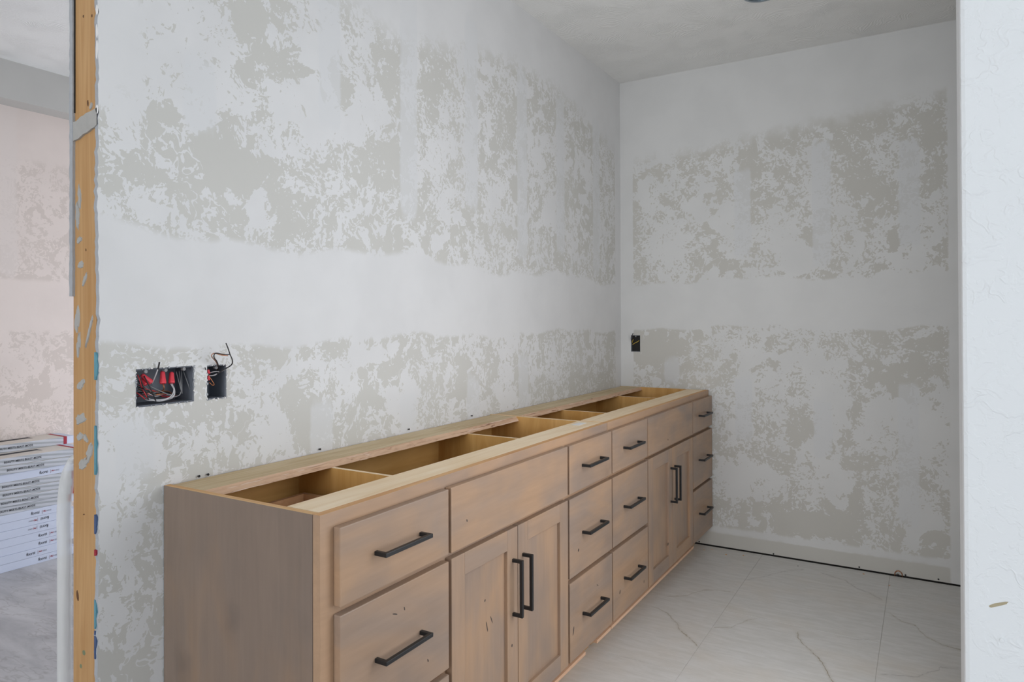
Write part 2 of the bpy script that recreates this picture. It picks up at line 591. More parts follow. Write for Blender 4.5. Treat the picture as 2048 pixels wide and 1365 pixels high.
def field_left(Y, Z):
    U, V = pix(np.stack([np.zeros_like(Y), Y, Z], -1))
    W, K = 0.55, -0.55
    lst = [(300, 40, 90, 70, 0, W), (345, 130, 60, 90, 0, W), (250, 190, 45, 170, 0, 0.7), (415, 195, 50, 62, 20, W), (430, 60, 40, 90, -20, 0.5),
           (508, 272, 44, 36, 0, 0.8), (503, 281, 9, 13, 0, -1.4), (590, 185, 48, 32, -15, 0.7), (602, 240, 48, 70, 0, 0.8), (630, 60, 48, 75, -15, 0.7),
           (547, 80, 16, 30, -20, 0.8), (533, 160, 10, 26, -10, 0.8), (735, 218, 42, 46, 0, 0.7), (685, 250, 50, 36, 0, 0.7), (475, 210, 40, 25, 25, 0.6),
           (525, 430, 26, 46, -18, 0.9), (640, 478, 11, 30, 5, 0.8), (676, 488, 14, 28, 0, 0.8), (250, 415, 62, 22, 10, 0.9), (340, 445, 40, 25, 30, 0.8),
           (890, 300, 34, 26, 0, 0.6), (870, 330, 30, 20, 0, 0.5), (985, 430, 18, 46, 0, 0.55), (1100, 420, 16, 40, 0, 0.5), (935, 340, 20, 90, 0, 0.5),
           (1118, 300, 14, 50, 0, 0.4), (650, 380, 30, 40, 0, 0.15), (880, 400, 30, 30, 0, 0.15),
           (500, 45, 34, 44, 0, K), (525, 128, 48, 34, 0, -0.8), (580, 145, 40, 26, 10, -0.8), (320, 262, 44, 40, 0, -0.8), (395, 300, 110, 30, 12, -0.6),
           (300, 330, 80, 40, 0, -0.8), (452, 244, 16, 52, -12, -0.7), (690, 185, 18, 46, -25, -0.7), (755, 335, 50, 44, 0, -0.5), (480, 350, 90, 36, 0, -0.45),
           (560, 430, 30, 60, 0, -0.5), (440, 430, 60, 26, 10, -0.6), (770, 130, 24, 60, -10, -0.45), (860, 190, 24, 60, 0, -0.4), (1000, 200, 30, 30, 0, -0.3),
           (780, 400, 60, 50, 0, -0.2), (330, 215, 26, 22, 0, -0.5), (460, 130, 20, 30, 0, -0.3),
           # below the taped joint
           (240, 720, 60, 40, 0, -0.9), (250, 800, 30, 60, 0, -0.4), (225, 890, 36, 90, 15, 0.6), (300, 900, 26, 60, -20, 0.4), (375, 892, 34, 26, 0, 0.5), (425, 872, 30, 40, 20, 0.5),
           (545, 762, 28, 22, -15, 0.9), (590, 742, 40, 14, -20, 0.8), (530, 816, 26, 18, 10, 0.6), (558, 858, 22, 36, 0, 0.8), (664, 738, 26, 24, 20, 0.7),
           (395, 850, 50, 26, 0, 0.25), (480, 780, 24, 40, 0, 0.4), (580, 800, 30, 30, 0, -0.6), (460, 840, 50, 26, 0, -0.35), (620, 850, 40, 50, 0, -0.4),
           (690, 735, 12, 36, 0, 0.6), (720, 715, 34, 16, 0, 0.4), (760, 740, 40, 16, 0, -0.5), (1010, 690, 26, 30, 0, 0.9), (1020, 735, 8, 26, 0, 0.8), (860, 720, 22, 40, 0, 0.5),
           (1010, 770, 22, 40, 0, 0.5), (1100, 730, 18, 40, 0, 0.35), (930, 760, 20, 40, 0, -0.35), (800, 800, 26, 40, 0, 0.2),
           (240, 1050, 46, 90, 0, 0.5), (300, 980, 22, 60, 0, -0.6), (290, 1120, 26, 70, 0, -0.35), (230, 1250, 50, 60, 0, 0.5), (250, 1330, 60, 30, 0, -0.4)]
    mud = np.clip(blobs(U, V, lst) * 0.8, -0.40, 0.40) - 0.02 - 0.05 * (Z < 1.2)
    ed = 0.016 * np.sin(Y * 5.1) + 0.010 * np.sin(Y * 17 + 1)
    soft = sstep(1.525, 1.455, Z + ed) * sstep(1.185, 1.235, Z + ed * 0.7)
    soft = np.maximum(soft, sstep(2.15, 2.50, Z + 0.10 * np.sin(Y * 2.3 + 0.4)) * sstep(0.2, 0.9, Y))
    soft = np.maximum(soft, sstep(L - 0.095, L - 0.075, Y))
    soft = np.maximum(soft, 0.75 * sstep(-0.02, -0.07, Y) * sstep(1.62, 1.85, Z))
    st = np.zeros_like(Y)
    for yc, za, zb in ((0.927, 1.63, 2.5), (1.325, 1.72, 2.5), (1.735, 1.55, 2.42), (2.12, 1.60, 2.4), (2.56, 1.52, 2.4), (0.10, 1.75, 1.95), (0.545, 1.86, 2.3),
                       (0.51, 0.85, 1.03), (0.92, 0.85, 1.02), (1.33, 0.85, 1.05), (1.74, 0.85, 1.12), (-0.07, 0.9, 1.05)):
        st = np.maximum(st, sstep(0.060, 0.034, np.abs(Y - yc)) * sstep(za - 0.06, za + 0.06, Z) * sstep(zb + 0.05, zb - 0.05, Z))
    return mud, soft, st

def field_back(X, Z):
    U, V = pix(np.stack([X, np.full_like(X, L), Z], -1))
    lst = [(1322, 470, 46, 62, 0, 0.5), (1300, 385, 26, 34, 0, 0.6), (1345, 380, 18, 24, 0, 0.4), (1570, 470, 26, 60, -20, 0.7), (1600, 505, 26, 24, 0, 0.7), (1810, 480, 66, 56, 0, 0.75), (1786, 482, 12, 26, 0, -1.5),
           (1460, 440, 20, 50, 0, 0.35), (1390, 430, 20, 40, 0, 0.3), (1630, 360, 26, 50, 0, 0.4), (1720, 480, 20, 40, 0, 0.2), (1515, 548, 30, 12, 0, 0.5),
           (1420, 300, 60, 14, -8, -0.7), (1580, 250, 50, 55, 0, -0.55), (1730, 240, 70, 40, -15, -0.55), (1870, 290, 22, 90, 0, -0.6), (1750, 370, 52, 36, 0, -0.7),
           (1500, 320, 24, 50, 0, -0.5), (1280, 540, 14, 20, 0, -0.9), (1560, 430, 10, 40, 0, -0.4), (1620, 480, 14, 26, -20, -0.8), (1460, 530, 30, 12, 0, -0.5), (1690, 330, 30, 50, 0, -0.3),
           (1290, 690, 26, 40, 0, -0.8), (1340, 720, 40, 40, 0, -0.4), (1445, 690, 14, 30, 0, 0.6), (1560, 690, 28, 20, 0, -0.9), (1470, 780, 40, 30, 0, 0.45), (1550, 770, 30, 20, 0, 0.4),
           (1660, 790, 40, 80, 0, 0.6), (1760, 850, 44, 60, 20, 0.7), (1715, 800, 10, 20, 0, -0.6), (1730, 925, 50, 18, 0, -1.0), (1600, 850, 26, 40, 20, -0.6), (1500, 870, 30, 30, 0, -0.3),
           (1510, 970, 60, 34, 0, 0.5), (1680, 980, 30, 40, 0, 0.5), (1710, 990, 10, 40, 15, -0.7), (1620, 1050, 90, 22, 5, -0.7), (1840, 1040, 44, 60, 0, 0.8), (1860, 1075, 24, 14, -20, -1.2), (1865, 1115, 16, 10, -20, -1.2),
           (1800, 1070, 10, 14, 0, -1.0), (1840, 740, 22, 30, 0, -0.5), (1850, 860, 24, 60, 0, 0.4), (1460, 1065, 34, 10, 5, -0.6), (1440, 930, 22, 40, 0, 0.2), (1790, 760, 18, 30, 0, -0.4), (1850, 690, 40, 14, 0, -0.5)]
    mud = np.clip(blobs(U, V, lst) * 0.8, -0.40, 0.40) + 0.02
    ed = 0.012 * np.sin(X * 6.3) + 0.008 * np.sin(X * 19)
    soft = sstep(1.515, 1.465, Z + ed) * sstep(1.205, 1.245, Z + ed)
    soft = np.maximum(soft, sstep(2.10, 2.42, Z - 0.10 * (X - 0.8)))
    soft = np.maximum(soft, sstep(0.088, 0.070, X))
    soft = np.maximum(soft, sstep(1.655, 1.685, X))
    soft = np.maximum(soft, 0.8 * sstep(0.14, 0.10, Z) * sstep(0.065, 0.09, Z))
    mud = np.where(Z < 0.075, -3.0, mud)
    st = np.zeros_like(X)
    for xc, za, zb in ((0.715, 1.62, 2.1), (1.115, 1.55, 2.2), (1.51, 1.62, 2.15), (0.715, 0.6, 0.95), (1.50, 0.25, 0.95), (1.115, 0.55, 0.85), (0.31, 0.9, 1.05)):
        st = np.maximum(st, sstep(0.058, 0.034, np.abs(X - xc)) * sstep(za - 0.05, za + 0.05, Z) * sstep(zb + 0.05, zb - 0.05, Z))
    return mud, soft, st

def field_opp(Y, Z):
    mud = np.full_like(Y, 0.02)
    ed = 0.02 * np.sin(Y * 5)
    soft = sstep(1.53, 1.47, Z + ed) * sstep(1.18, 1.23, Z + ed)
    soft = np.maximum(soft, sstep(2.12, 2.26, Z))
    st = np.zeros_like(Y)
    for yc in (-0.3, 0.5, 0.90, 1.3):
        st = np.maximum(st, sstep(0.06, 0.035, np.abs(Y - yc)) * sstep(1.45, 1.6, Z))
    return mud, soft, st

HOLE3 = (-0.0675, 0.0820, 1.0690, 1.1585)       # three-gang opening in the vanity wall (Y0, Y1, Z0, Z1)
HOLE1 = (0.1185, 0.1760, 1.0690, 1.1565)
HOLEB = (0.0640, 0.1215, 1.0815, 1.1790)        # opening in the back wall (X0, X1, Z0, Z1)

def jag(n):
    j = rng.normal(0, 0.0012, n)
    j += 0.002 * np.sin(np.arange(n) * 0.11) * np.sin(np.arange(n) * 0.043)
    return j

def jag_band(n):
    return jag(n)

wall_left = struct(grid_wall('wall_left', 0, 0.0, 1, YE, L, 0.012, HC, 0.0125, [HOLE3, HOLE1], field_left, M_left, M_gyp, GYP, jag),
                   'patchy skim-coated drywall behind the vanity cabinets')
wall_back = struct(grid_wall('wall_back', 1, L, -1, 0.0, XR, 0.0065, HC, 0.0125, [HOLEB], field_back, M_back, M_gyp, GYP),
                   'patchy skim-coated end wall beyond the vanity cabinets')
wall_opposite = struct(grid_wall('wall_opposite', 0, XO, 1, BY, L, SLAB, 2.486, 0.05, [], field_opp, M_opp, M_gyp, GYP),
                       'cream skimmed wall of the room beyond the stud')

# bottom plate seen through the slot under the back wall, and its screws
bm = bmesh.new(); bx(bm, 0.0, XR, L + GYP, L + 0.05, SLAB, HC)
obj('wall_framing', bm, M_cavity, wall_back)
scr_bm = bmesh.new()
bmesh.ops.create_cone(scr_bm, cap_ends=True, segments=10, radius1=0.0042, radius2=0.0036, depth=0.003, matrix=Matrix.Rotation(math.pi / 2, 4, 'X'))
scr = obj('screw', scr_bm, M_screw, wall_back)
first = True
for u, v in ((1398.5, 1084), (1547, 1108.5), (1718.5, 1135), (1811, 1151), (1877, 1159.5)):
    p = at(u, v, 1, L)
    if first:
        scr.location = (p[0], L - 0.001, p[2]); first = False
    else:
        link_copy(scr, wall_back, (p[0], L - 0.001, p[2]))

# far side board, plates and stud of the vanity wall
bm = bmesh.new()
nj = 130
cols_ = []
for i in range(nj + 1):
    z = 1.328 + (HC - 1.328) * i / nj
    e, e2 = random.uniform(-0.0016, 0.0016), random.uniform(-0.0008, 0.0008)
    cols_.append([bm.verts.new((x, y, z)) for x, y in ((-TW + e, YE - 0.004), (-TW + 0.0135 + e2, YE - 0.004), (-TW + 0.0135, L), (-TW, L))])
for a, b in zip(cols_[:-1], cols_[1:]):
    for k in range(4):
        bm.faces.new((a[k], a[(k + 1) % 4], b[(k + 1) % 4], b[k]))
bm.faces.new(cols_[0]); bm.faces.new(cols_[-1])
bmesh.ops.recalc_face_normals(bm, faces=bm.faces[:])
obj('drywall_sheet', bm, M_gyp, wall_left)
bm = bmesh.new(); bx(bm, -TW, -TW + GYP, YE + 0.05, L, 0.012, 1.328)
obj('drywall_sheet', bm, M_gyp, wall_left)
bm = bmesh.new(); bx(bm, -TW + GYP, -GYP, YE + 0.038, L, SLAB, 0.038); bx(bm, -TW + GYP, -GYP, YE + 0.038, L, HC - 0.038, HC)
obj('wall_plate', bm, M_stud, wall_left)
bm = bmesh.new()
bx(bm, -0.1085, -GYP - 0.001, YE + 0.002, YE + 0.040, SLAB, HC, bevel=0.002)
stud = obj('stud', bm, M_stud, wall_left, label='exposed yellow pine stud closing the wall end')
bm = bmesh.new(); bx(bm, -TW + 0.0135, -TW + 0.0150, YE - 0.001, YE + 0.003, 1.75, HC)
obj('stud_gap', bm, M_cavity, wall_left)

def onend(u, v):
    return at(u, v, 1, YE)
# grey compound on the stud
bm = bmesh.new()
p0, p1 = onend(172, 249), onend(172, 268)
ph = 0.020
n = 10
low, top_ = [], []
for i in range(n + 1):
    xx = -TW + 0.001 + (TW - 0.003) * i / n
    zc = p0[2] + 0.020 * (i / n - 0.5)
    top_.append((xx, zc + ph + random.uniform(-0.003, 0.003)))
    low.append((xx, zc - ph - 0.006 * (1 - i / n) + random.uniform(-0.003, 0.003)))
for i in range(n):
    q = []
    for (xx, zz) in (low[i], low[i + 1], top_[i + 1], top_[i]):
        q.append(bm.verts.new((xx, YE - 0.003, zz)))
    r2 = [bm.verts.new((vv.co.x, YE + 0.003, vv.co.z)) for vv in q]
    bm.faces.new(q)
    bm.faces.new((q[3], q[2], r2[2], r2[3]))
    bm.faces.new((q[1], q[0], r2[0], r2[1]))
obj('compound_band', bm, M_greymud, wall_left)
dabs = [(158, 395, 5, 18, 0), (154, 430, 5, 22, 0), (158, 480, 6, 6, 0), (160, 530, 9, 5, 0.5), (153, 640, 6, 22, 0), (178, 660, 3, 26, -0.35), (156, 690, 5, 20, 0),
        (160, 770, 9, 9, 0.3), (160, 838, 12, 10, 0.5), (158, 875, 7, 8, 0), (170, 878, 4, 8, 0.3), (178, 905, 6, 22, -0.6), (165, 930, 9, 13, -0.7), (181, 212, 4, 5, 0), (168, 560, 3, 14, -0.4)]
for i, (u, v, ru, rv, ang) in enumerate(dabs):
    p = onend(u, v)
    s = 1.0 / (FPX / 1.84)
    b2 = bmesh.new()
    splat(b2, p[0], p[2], ru * s * 1.15, rv * s, ang, YE + 0.0022, 0.0022, n=20, rough=0.85)
    obj('compound_dab', b2, M_greymud, stud)
for u, v, ru, rv in ((174, 206, 2.6, 6), (153.5, 1193, 4, 10), (165, 32, 2, 3), (182, 31, 2, 3), (170, 500, 1.5, 3), (166, 1030, 3, 1.2)):
    p = onend(u, v)
    b2 = bmesh.new()
    splat(b2, p[0], p[2], ru / 760, rv / 760, 0.15, YE + 0.0022, 0.0006, rough=0.2)
    obj('knot', b2, M_studknot, stud)
for u, v, ru, rv in ((166, 1307, 5, 5), (160, 1334, 4, 4)):
    p = onend(u, v)
    b2 = bmesh.new()
    splat(b2, p[0], p[2], ru / 760, rv / 760, 0.15, YE + 0.0022, 0.0006)
    obj('paint_spot', b2, plain('green_grey_spot', c4(118, 126, 96), 0.7), stud)
# printed paper tape left on the raw board edge
for v0, v1, mt in ((705, 760, M_teal), (852, 950, M_teal), (1030, 1068, M_blue), (1100, 1112, M_redp), (1200, 1258, M_teal), (1262, 1318, M_blue)):
    za, zb = onend(193, v1)[2], onend(193, v0)[2]
    bm = bmesh.new()
    nn = 8
    vv = []
    for i in range(nn + 1):
        z = za + (zb - za) * i / nn
        e = random.uniform(0, 0.002) + (0.003 if i in (0, nn) else 0)
        vv.append((bm.verts.new((-GYP + 0.0015, YE - 0.0035, z)), bm.verts.new((-0.003 - e, YE - 0.0035, z)),
                   bm.verts.new((-GYP + 0.0015, YE + 0.002, z)), bm.verts.new((-0.003 - e, YE + 0.002, z))))
    for i in range(nn):
        a, b = vv[i], vv[i + 1]
        bm.faces.new((a[0], a[1], b[1], b[0])); bm.faces.new((a[1], a[3], b[3], b[1])); bm.faces.new((a[2], a[0], b[0], b[2]))
    obj('edge_tape', bm, mt, wall_left)
# white torn paper flakes up the edge
for v0, v1 in ((8, 30), (48, 75), (80, 118), (208, 228)):
    za, zb = onend(198, v1)[2], onend(198, v0)[2]
    b2 = bmesh.new()
    splat(b2, -0.003, (za + zb) / 2, 0.0035, (zb - za) / 2, 0, YE - 0.001, 0.002)
    obj('paper_flake', b2, M_paperwhite, wall_left)

# ceiling, right walls, soffit
bm = bmesh.new(); bx(bm, XO - 0.1, RX + 0.1, BY - 0.1, L + 0.1, HC, HC + 0.1)
struct(obj('ceiling', bm, M_ceil), 'white ceiling with a stomped plaster texture')
bm = bmesh.new(); bx(bm, XO - 0.1, -2.70, BY, L, 2.486, HC)
struct(obj('trim_1', bm, M_paper), 'grey board soffit along the top of the far wall')
bm = bmesh.new(); bx(bm, XO - 0.1, XO - GYP, BY - 0.1, L + 0.1, SLAB - 0.1, HC)
obj('wall_framing', bm, M_cavity, wall_opposite)
wx0 = at(1924, 700, 1, 0.15)[0]
bm = bmesh.new(); bx(bm, wx0, RX + 0.02, 0.15, 0.27, SLAB, HC, bevel=0.006)
wall_near = struct(obj('wall_near', bm, M_knock), 'bright painted wall return with knockdown texture')
p = at(1997, 1210, 1, 0.15)
b2 = bmesh.new(); splat(b2, p[0], p[2], 0.0148, 0.0022, 0.45, 0.1502, 0.0007, rough=0.5)
obj('scuff', b2, M_scuff, wall_near)
p = at(2004, 1281, 1, 0.15)
b2 = bmesh.new(); splat(b2, p[0], p[2], 0.003, 0.003, 0, 0.1502, 0.002, rough=0.2)
obj('plaster_pimple', b2, M_knock, wall_near)
# walls out of view; the rear and end-wall openings are added for light
def wall_with_opening(name, axis, c0, c1, a0, a1, o0, o1, z0, z1, label):
    bm = bmesh.new()
    def part(p0, p1, q0, q1):
        if axis == 0: bx(bm, c0, c1, p0, p1, q0, q1)
        else: bx(bm, p0, p1, c0, c1, q0, q1)
    part(a0, o0, SLAB, HC); part(o1, a1, SLAB, HC); part(o0, o1, SLAB, z0); part(o0, o1, z1, HC)
    return struct(obj(name, bm, M_white), label)
wall_with_opening('wall_side', 0, RX, RX + 0.1, BY - 0.1, 0.27, -2.25, -0.25, 0.6, 2.3, 'outer wall with the side window')
wall_with_opening('wall_right', 0, XR, XR + 0.1, 0.27, L + 0.1, 0.40, 1.60, 0.40, 2.00, 'plain right-hand wall of the vanity room')
wall_with_opening('wall_end', 1, L, L + 0.1, XO - 0.1, -TW, -2.20, -0.50, 0.20, 1.80, 'end wall of the room beyond')
wall_with_opening('wall_behind', 1, BY - 0.1, BY, XO - 0.1, RX + 0.1, -0.30, 1.80, 0.45, 2.35, 'wall behind the camera with an opening added for fill light')
bm = bmesh.new(); bx(bm, XR + 0.1, RX + 0.1, 0.27, 0.33, SLAB, HC)
struct(obj('wall_return', bm, M_white), 'back of the painted wall return')
def window(name, axis, c, o0, o1, z0, z1, label):
    bm = bmesh.new()
    def part(p0, p1, q0, q1):
        if axis == 0: bx(bm, c - 0.02, c + 0.06, p0, p1, q0, q1)
        else: bx(bm, p0, p1, c - 0.06, c + 0.02, q0, q1)
    t = 0.05
    part(o0, o0 + t, z0, z1); part(o1 - t, o1, z0, z1); part(o0 + t, o1 - t, z0, z0 + t); part(o0 + t, o1 - t, z1 - t, z1)
    mid = (o0 + o1) / 2
    part(mid - 0.02, mid + 0.02, z0 + t, z1 - t)
    return struct(obj(name, bm, M_white), label)
window('window_1', 0, RX, -2.25, -0.25, 0.6, 2.3, 'white window frame in the side wall')
window('added_window_4', 1, BY, -0.30, 1.80, 0.45, 2.35, 'white frame of the window added for fill light behind the camera')  # frame around the added rear opening
window('added_window_2', 1, L + 0.04, -2.20, -0.50, 0.20, 1.80, 'white frame of the window added to light the room beyond')  # frame around the added opening that lights the far room
window('window_3', 0, XR, 0.40, 1.60, 0.40, 2.00, 'white window frame in the right-hand wall of the vanity room')

# ------------------------------------------------------------------ floor
def concrete_mat():
    m, nt, b = new_mat('bare_concrete')
    g = G(nt)
    co = g.obj()
    s = g.scale(co, (1.0, 3.2, 1.0))
    a = g.noise(s, 2.2, 5, 0.6, 0.6)
    f = g.noise(co, 30, 4, 0.6)
    col = g.mix(g.mapr(a, 0.3, 0.7), c4(162, 160, 163), c4(192, 190, 192))
    col = g.mix(g.mapr(f, 0.55, 0.75, 0, 0.35), col, c4(150, 144, 142))
    rd = g.math('ABSOLUTE', g.math('SUBTRACT', g.noise(g.scale(co, (0.7, 2.4, 1.0)), 2.0, 4, 0.65), 0.5))
    col = g.mix(g.math('MULTIPLY', g.mapr(rd, 0.0, 0.012, 1, 0), 0.35), col, c4(140, 134, 132))
    g.link(col, b.inputs['Base Color'])
    b.inputs['Roughness'].default_value = 0.75
    g.link(g.bump(f, 0.2, 0.002), b.inputs['Normal'])
    return m

def tile_mat():
    m, nt, b = new_mat('veined_porcelain')
    g = G(nt)
    co = g.obj()
    sx = nt.nodes.new('ShaderNodeSeparateXYZ')
    wob = g.vmath('SUBTRACT', g.noise(co, 16, 3, 0.6, color=True), (0.5, 0.5, 0.5))
    c2 = g.vmath('ADD', co, g.vmath('SCALE', wob, scale=0.030))
    g.link(c2, sx.inputs[0])
    X, Y = sx.outputs[0], sx.outputs[1]
    fib = g.noise(g.scale(co, (9.0, 40.0, 1.0)), 1.0, 4, 0.65, 0.4)
    cloud = g.noise(co, 3.0, 3, 0.55)
    col = g.mix(g.mapr(fib, 0.3, 0.72), c4(204, 203, 199), c4(217, 216, 214))
    col = g.mix(g.mapr(cloud, 0.45, 0.75, 0, 0.35), col, c4(212, 201, 186))
    def vein(pts, along, width, strength, tint):
        """pts in photograph pixels on the tile plane; along = the coordinate the vein runs by"""
        P = [at(u, v, 2, 0.0) for u, v in pts]
        k = 0 if along == 'x' else 1
        P.sort(key=lambda q: q[k])
        lo, hi = P[0][k], P[-1][k]
        vals = [q[1 - k] for q in P]
        v0, v1 = min(vals) - 0.01, max(vals) + 0.01
        fc = g.n('ShaderNodeFloatCurve')
        cu = fc.mapping.curves[0]
        pr = [((q[k] - lo) / (hi - lo), (q[1 - k] - v0) / (v1 - v0)) for q in P]
        cu.points[0].location = pr[0]
        cu.points[1].location = pr[-1]
        for a in pr[1:-1]: cu.points.new(*a)
        for q in cu.points: q.handle_type = 'VECTOR'
        fc.mapping.update()
        t = g.mapr(X if k == 0 else Y, lo, hi, smooth=False)
        g.link(t, fc.inputs['Value'])
        off = g.math('SUBTRACT', Y if k == 0 else X, g.mapr(fc.outputs[0], 0, 1, v0, v1, smooth=False))
        d = g.math('ABSOLUTE', off)
        line = g.mapr(d, width * 0.2, width, 1, 0)
        ins = g.math('MULTIPLY', g.mapr(t, 0.0, 0.06), g.mapr(t, 0.94, 1.0, 1, 0))
        glow = g.math('MULTIPLY', g.mapr(d, 0, width * 5, 1, 0), 0.22)
        brk = g.mapr(g.noise(co, 40, 2), 0.32, 0.55, 0.35, 1.0)
        return g.math('MULTIPLY', g.math('MULTIPLY', g.math('MAXIMUM', g.math('MULTIPLY', line, brk), glow), ins), strength), tint
    tan, gry = c4(150, 140, 118), c4(158, 154, 148)
    vs = [vein([(1297, 1211), (1330, 1224), (1350, 1244), (1362, 1262), (1380, 1276), (1397, 1296)], 'y', 0.0040, 0.85, tan),
          vein([(1330, 1194), (1372, 1192), (1405, 1181), (1430, 1181), (1473, 1185)], 'x', 0.0040, 0.6, tan),
          vein([(1426, 1256), (1460, 1257), (1490, 1243), (1515, 1238)], 'x', 0.0040, 0.6, tan),
          vein([(1595, 1262), (1597, 1275), (1606, 1291), (1625, 1305), (1645, 1325), (1655, 1345), (1668, 1365), (1690, 1400)], 'y', 0.0034, 1.0, tan),
          vein([(1485, 1162), (1535, 1152), (1570, 1143), (1610, 1139)], 'x', 0.0050, 0.6, gry),
          vein([(1640, 1146), (1690, 1161), (1715, 1178), (1740, 1187), (1768, 1203)], 'x', 0.0050, 0.7, gry),
          vein([(1774, 1224), (1800, 1242), (1832, 1253), (1852, 1274), (1885, 1291), (1925, 1302), (1960, 1310)], 'x', 0.0044, 0.8, tan),
          vein([(1755, 1348), (1790, 1350), (1825, 1355), (1850, 1349), (1876, 1341), (1880, 1335), (1925, 1338)], 'x', 0.0040, 0.7, gry),
          vein([(1700, 1280), (1740, 1279), (1763, 1279)], 'x', 0.0045, 0.4, gry)]
    for f, tint in vs:
        col = g.mix(f, col, tint)
    g.link(col, b.inputs['Base Color'])
    b.inputs['Roughness'].default_value = 0.38
    b.inputs['Specular IOR Level'].default_value = 0.4
    return m

M_conc = concrete_mat()
M_tile = tile_mat()
M_grout = plain('pale_grout', c4(196, 193, 187), 0.85, var=0.05, vscale=60)
bm = bmesh.new(); bx(bm, XO - 0.1, RX + 0.1, BY - 0.1, L + 0.1, SLAB - 0.1, SLAB)
floor = struct(obj('floor', bm, M_conc), 'bare concrete slab with large veined tiles in the vanity room')
bm = bmesh.new(); bx(bm, 0.002, XR, 0.28, L - 0.004, SLAB, -0.0016)
obj('grout', bm, M_grout, floor)
gx = [0.004, 0.205, 0.812, 1.416, XR - 0.002]
for ci in range(4):
    ys = [0.28] + ([0.85, 2.07] if ci == 2 else [0.24 + 0.0, 1.46, 2.68]) + [L - 0.006]
    ys = sorted(set(y for y in ys if y >= 0.28))
    for y0, y1 in zip(ys[:-1], ys[1:]):
        bm = bmesh.new()
        bx(bm, gx[ci] + 0.0010, gx[ci + 1] - 0.0010, y0 + 0.0010, y1 - 0.0010, SLAB, 0.0, bevel=0.0006)
        obj('tile', bm, M_tile, floor)

# ------------------------------------------------------------------ cabinets
def handle_bm(vertical=False):
    bm = bmesh.new()
    hl, s, pr = 0.0825, 0.0095, 0.034
    c = lambda a: (a, 0) if not vertical else (0, a)
    def seg(x0, x1, a0, a1):
        if vertical: bx(bm, x0, x1, -s / 2, s / 2, a0, a1, bevel=0.0012)
        else: bx(bm, x0, x1, a0, a1, -s / 2, s / 2, bevel=0.0012)
    seg(pr - s, pr, -hl, hl)
    seg(-0.001, pr - s + 0.002, -hl, -hl + s)
    seg(-0.001, pr - s + 0.002, hl - s, hl)
    return bm
handle_src = {}
def add_handle(parent, y, z, vertical):
    if vertical not in handle_src:
        handle_src[vertical] = obj('handle', handle_bm(vertical), M_black, parent, loc=(D + 0.020, y, z))
        return handle_src[vertical]
    return link_copy(handle_src[vertical], parent, (D + 0.020, y, z))

F0, F1 = D + 0.0004, D + 0.0204
def slab(name, y0, y1, z0, z1, mat, parent):
    bm = bmesh.new(); bx(bm, F0, F1, y0, y1, z0, z1, bevel=0.0025)
    return obj(name, bm, mat, parent)

def drawer(parent, y0, y1, z0, z1, box=True):
    d = slab('drawer', y0, y1, z0, z1, M_alderY, parent)
    add_handle(d, (y0 + y1) / 2 - 0.003, (z0 + z1) / 2, False)
    if box:
        bm = bmesh.new()
        a0, a1, b0, b1 = y0 + 0.022, y1 - 0.022, z0 + 0.02, z0 + (0.100 if z1 - z0 < 0.2 else 0.18)
        t = 0.014
        xb = 0.055
        xf = D - 0.0215
        bx(bm, xb, xb + t, a0, a1, b0, b1); bx(bm, xb + t, xf, a0, a0 + t, b0, b1); bx(bm, xb + t, xf, a1 - t, a1, b0, b1)
        bx(bm, xf - t, xf, a0 + t, a1 - t, b0, b1); bx(bm, xb + t, xf - t, a0 + t, a1 - t, b0, b0 + 0.008)
        obj('drawer_box', bm, M_drawerwood, d)
    return d

def door(parent, y0, y1, z0, z1, hy):
    s = 0.058
    bm = bmesh.new()
    bx(bm, F0, F1, y0, y0 + s, z0, z1, bevel=0.0018)
    bx(bm, F0, F1, y1 - s, y1, z0, z1, bevel=0.0018)
    d = obj('door', bm, M_alderZ, parent)
    bm = bmesh.new()
    bx(bm, F0, F1 - 0.0002, y0 + s, y1 - s, z1 - s, z1, bevel=0.0012)
    obj('door_rail', bm, M_alderY, d)
    bm = bmesh.new()
    bx(bm, F0, F1 - 0.0002, y0 + s, y1 - s, z0, z0 + s, bevel=0.0012)
    obj('door_rail', bm, M_alderY, d)
    bm = bmesh.new()
    bx(bm, F0 + 0.002, F1 - 0.0105, y0 + s - 0.004, y1 - s + 0.004, z0 + s - 0.004, z1 - s + 0.004)
    obj('door_panel', bm, M_alderZ, d)
    add_handle(d, hy, 0.4965, True)
    return d

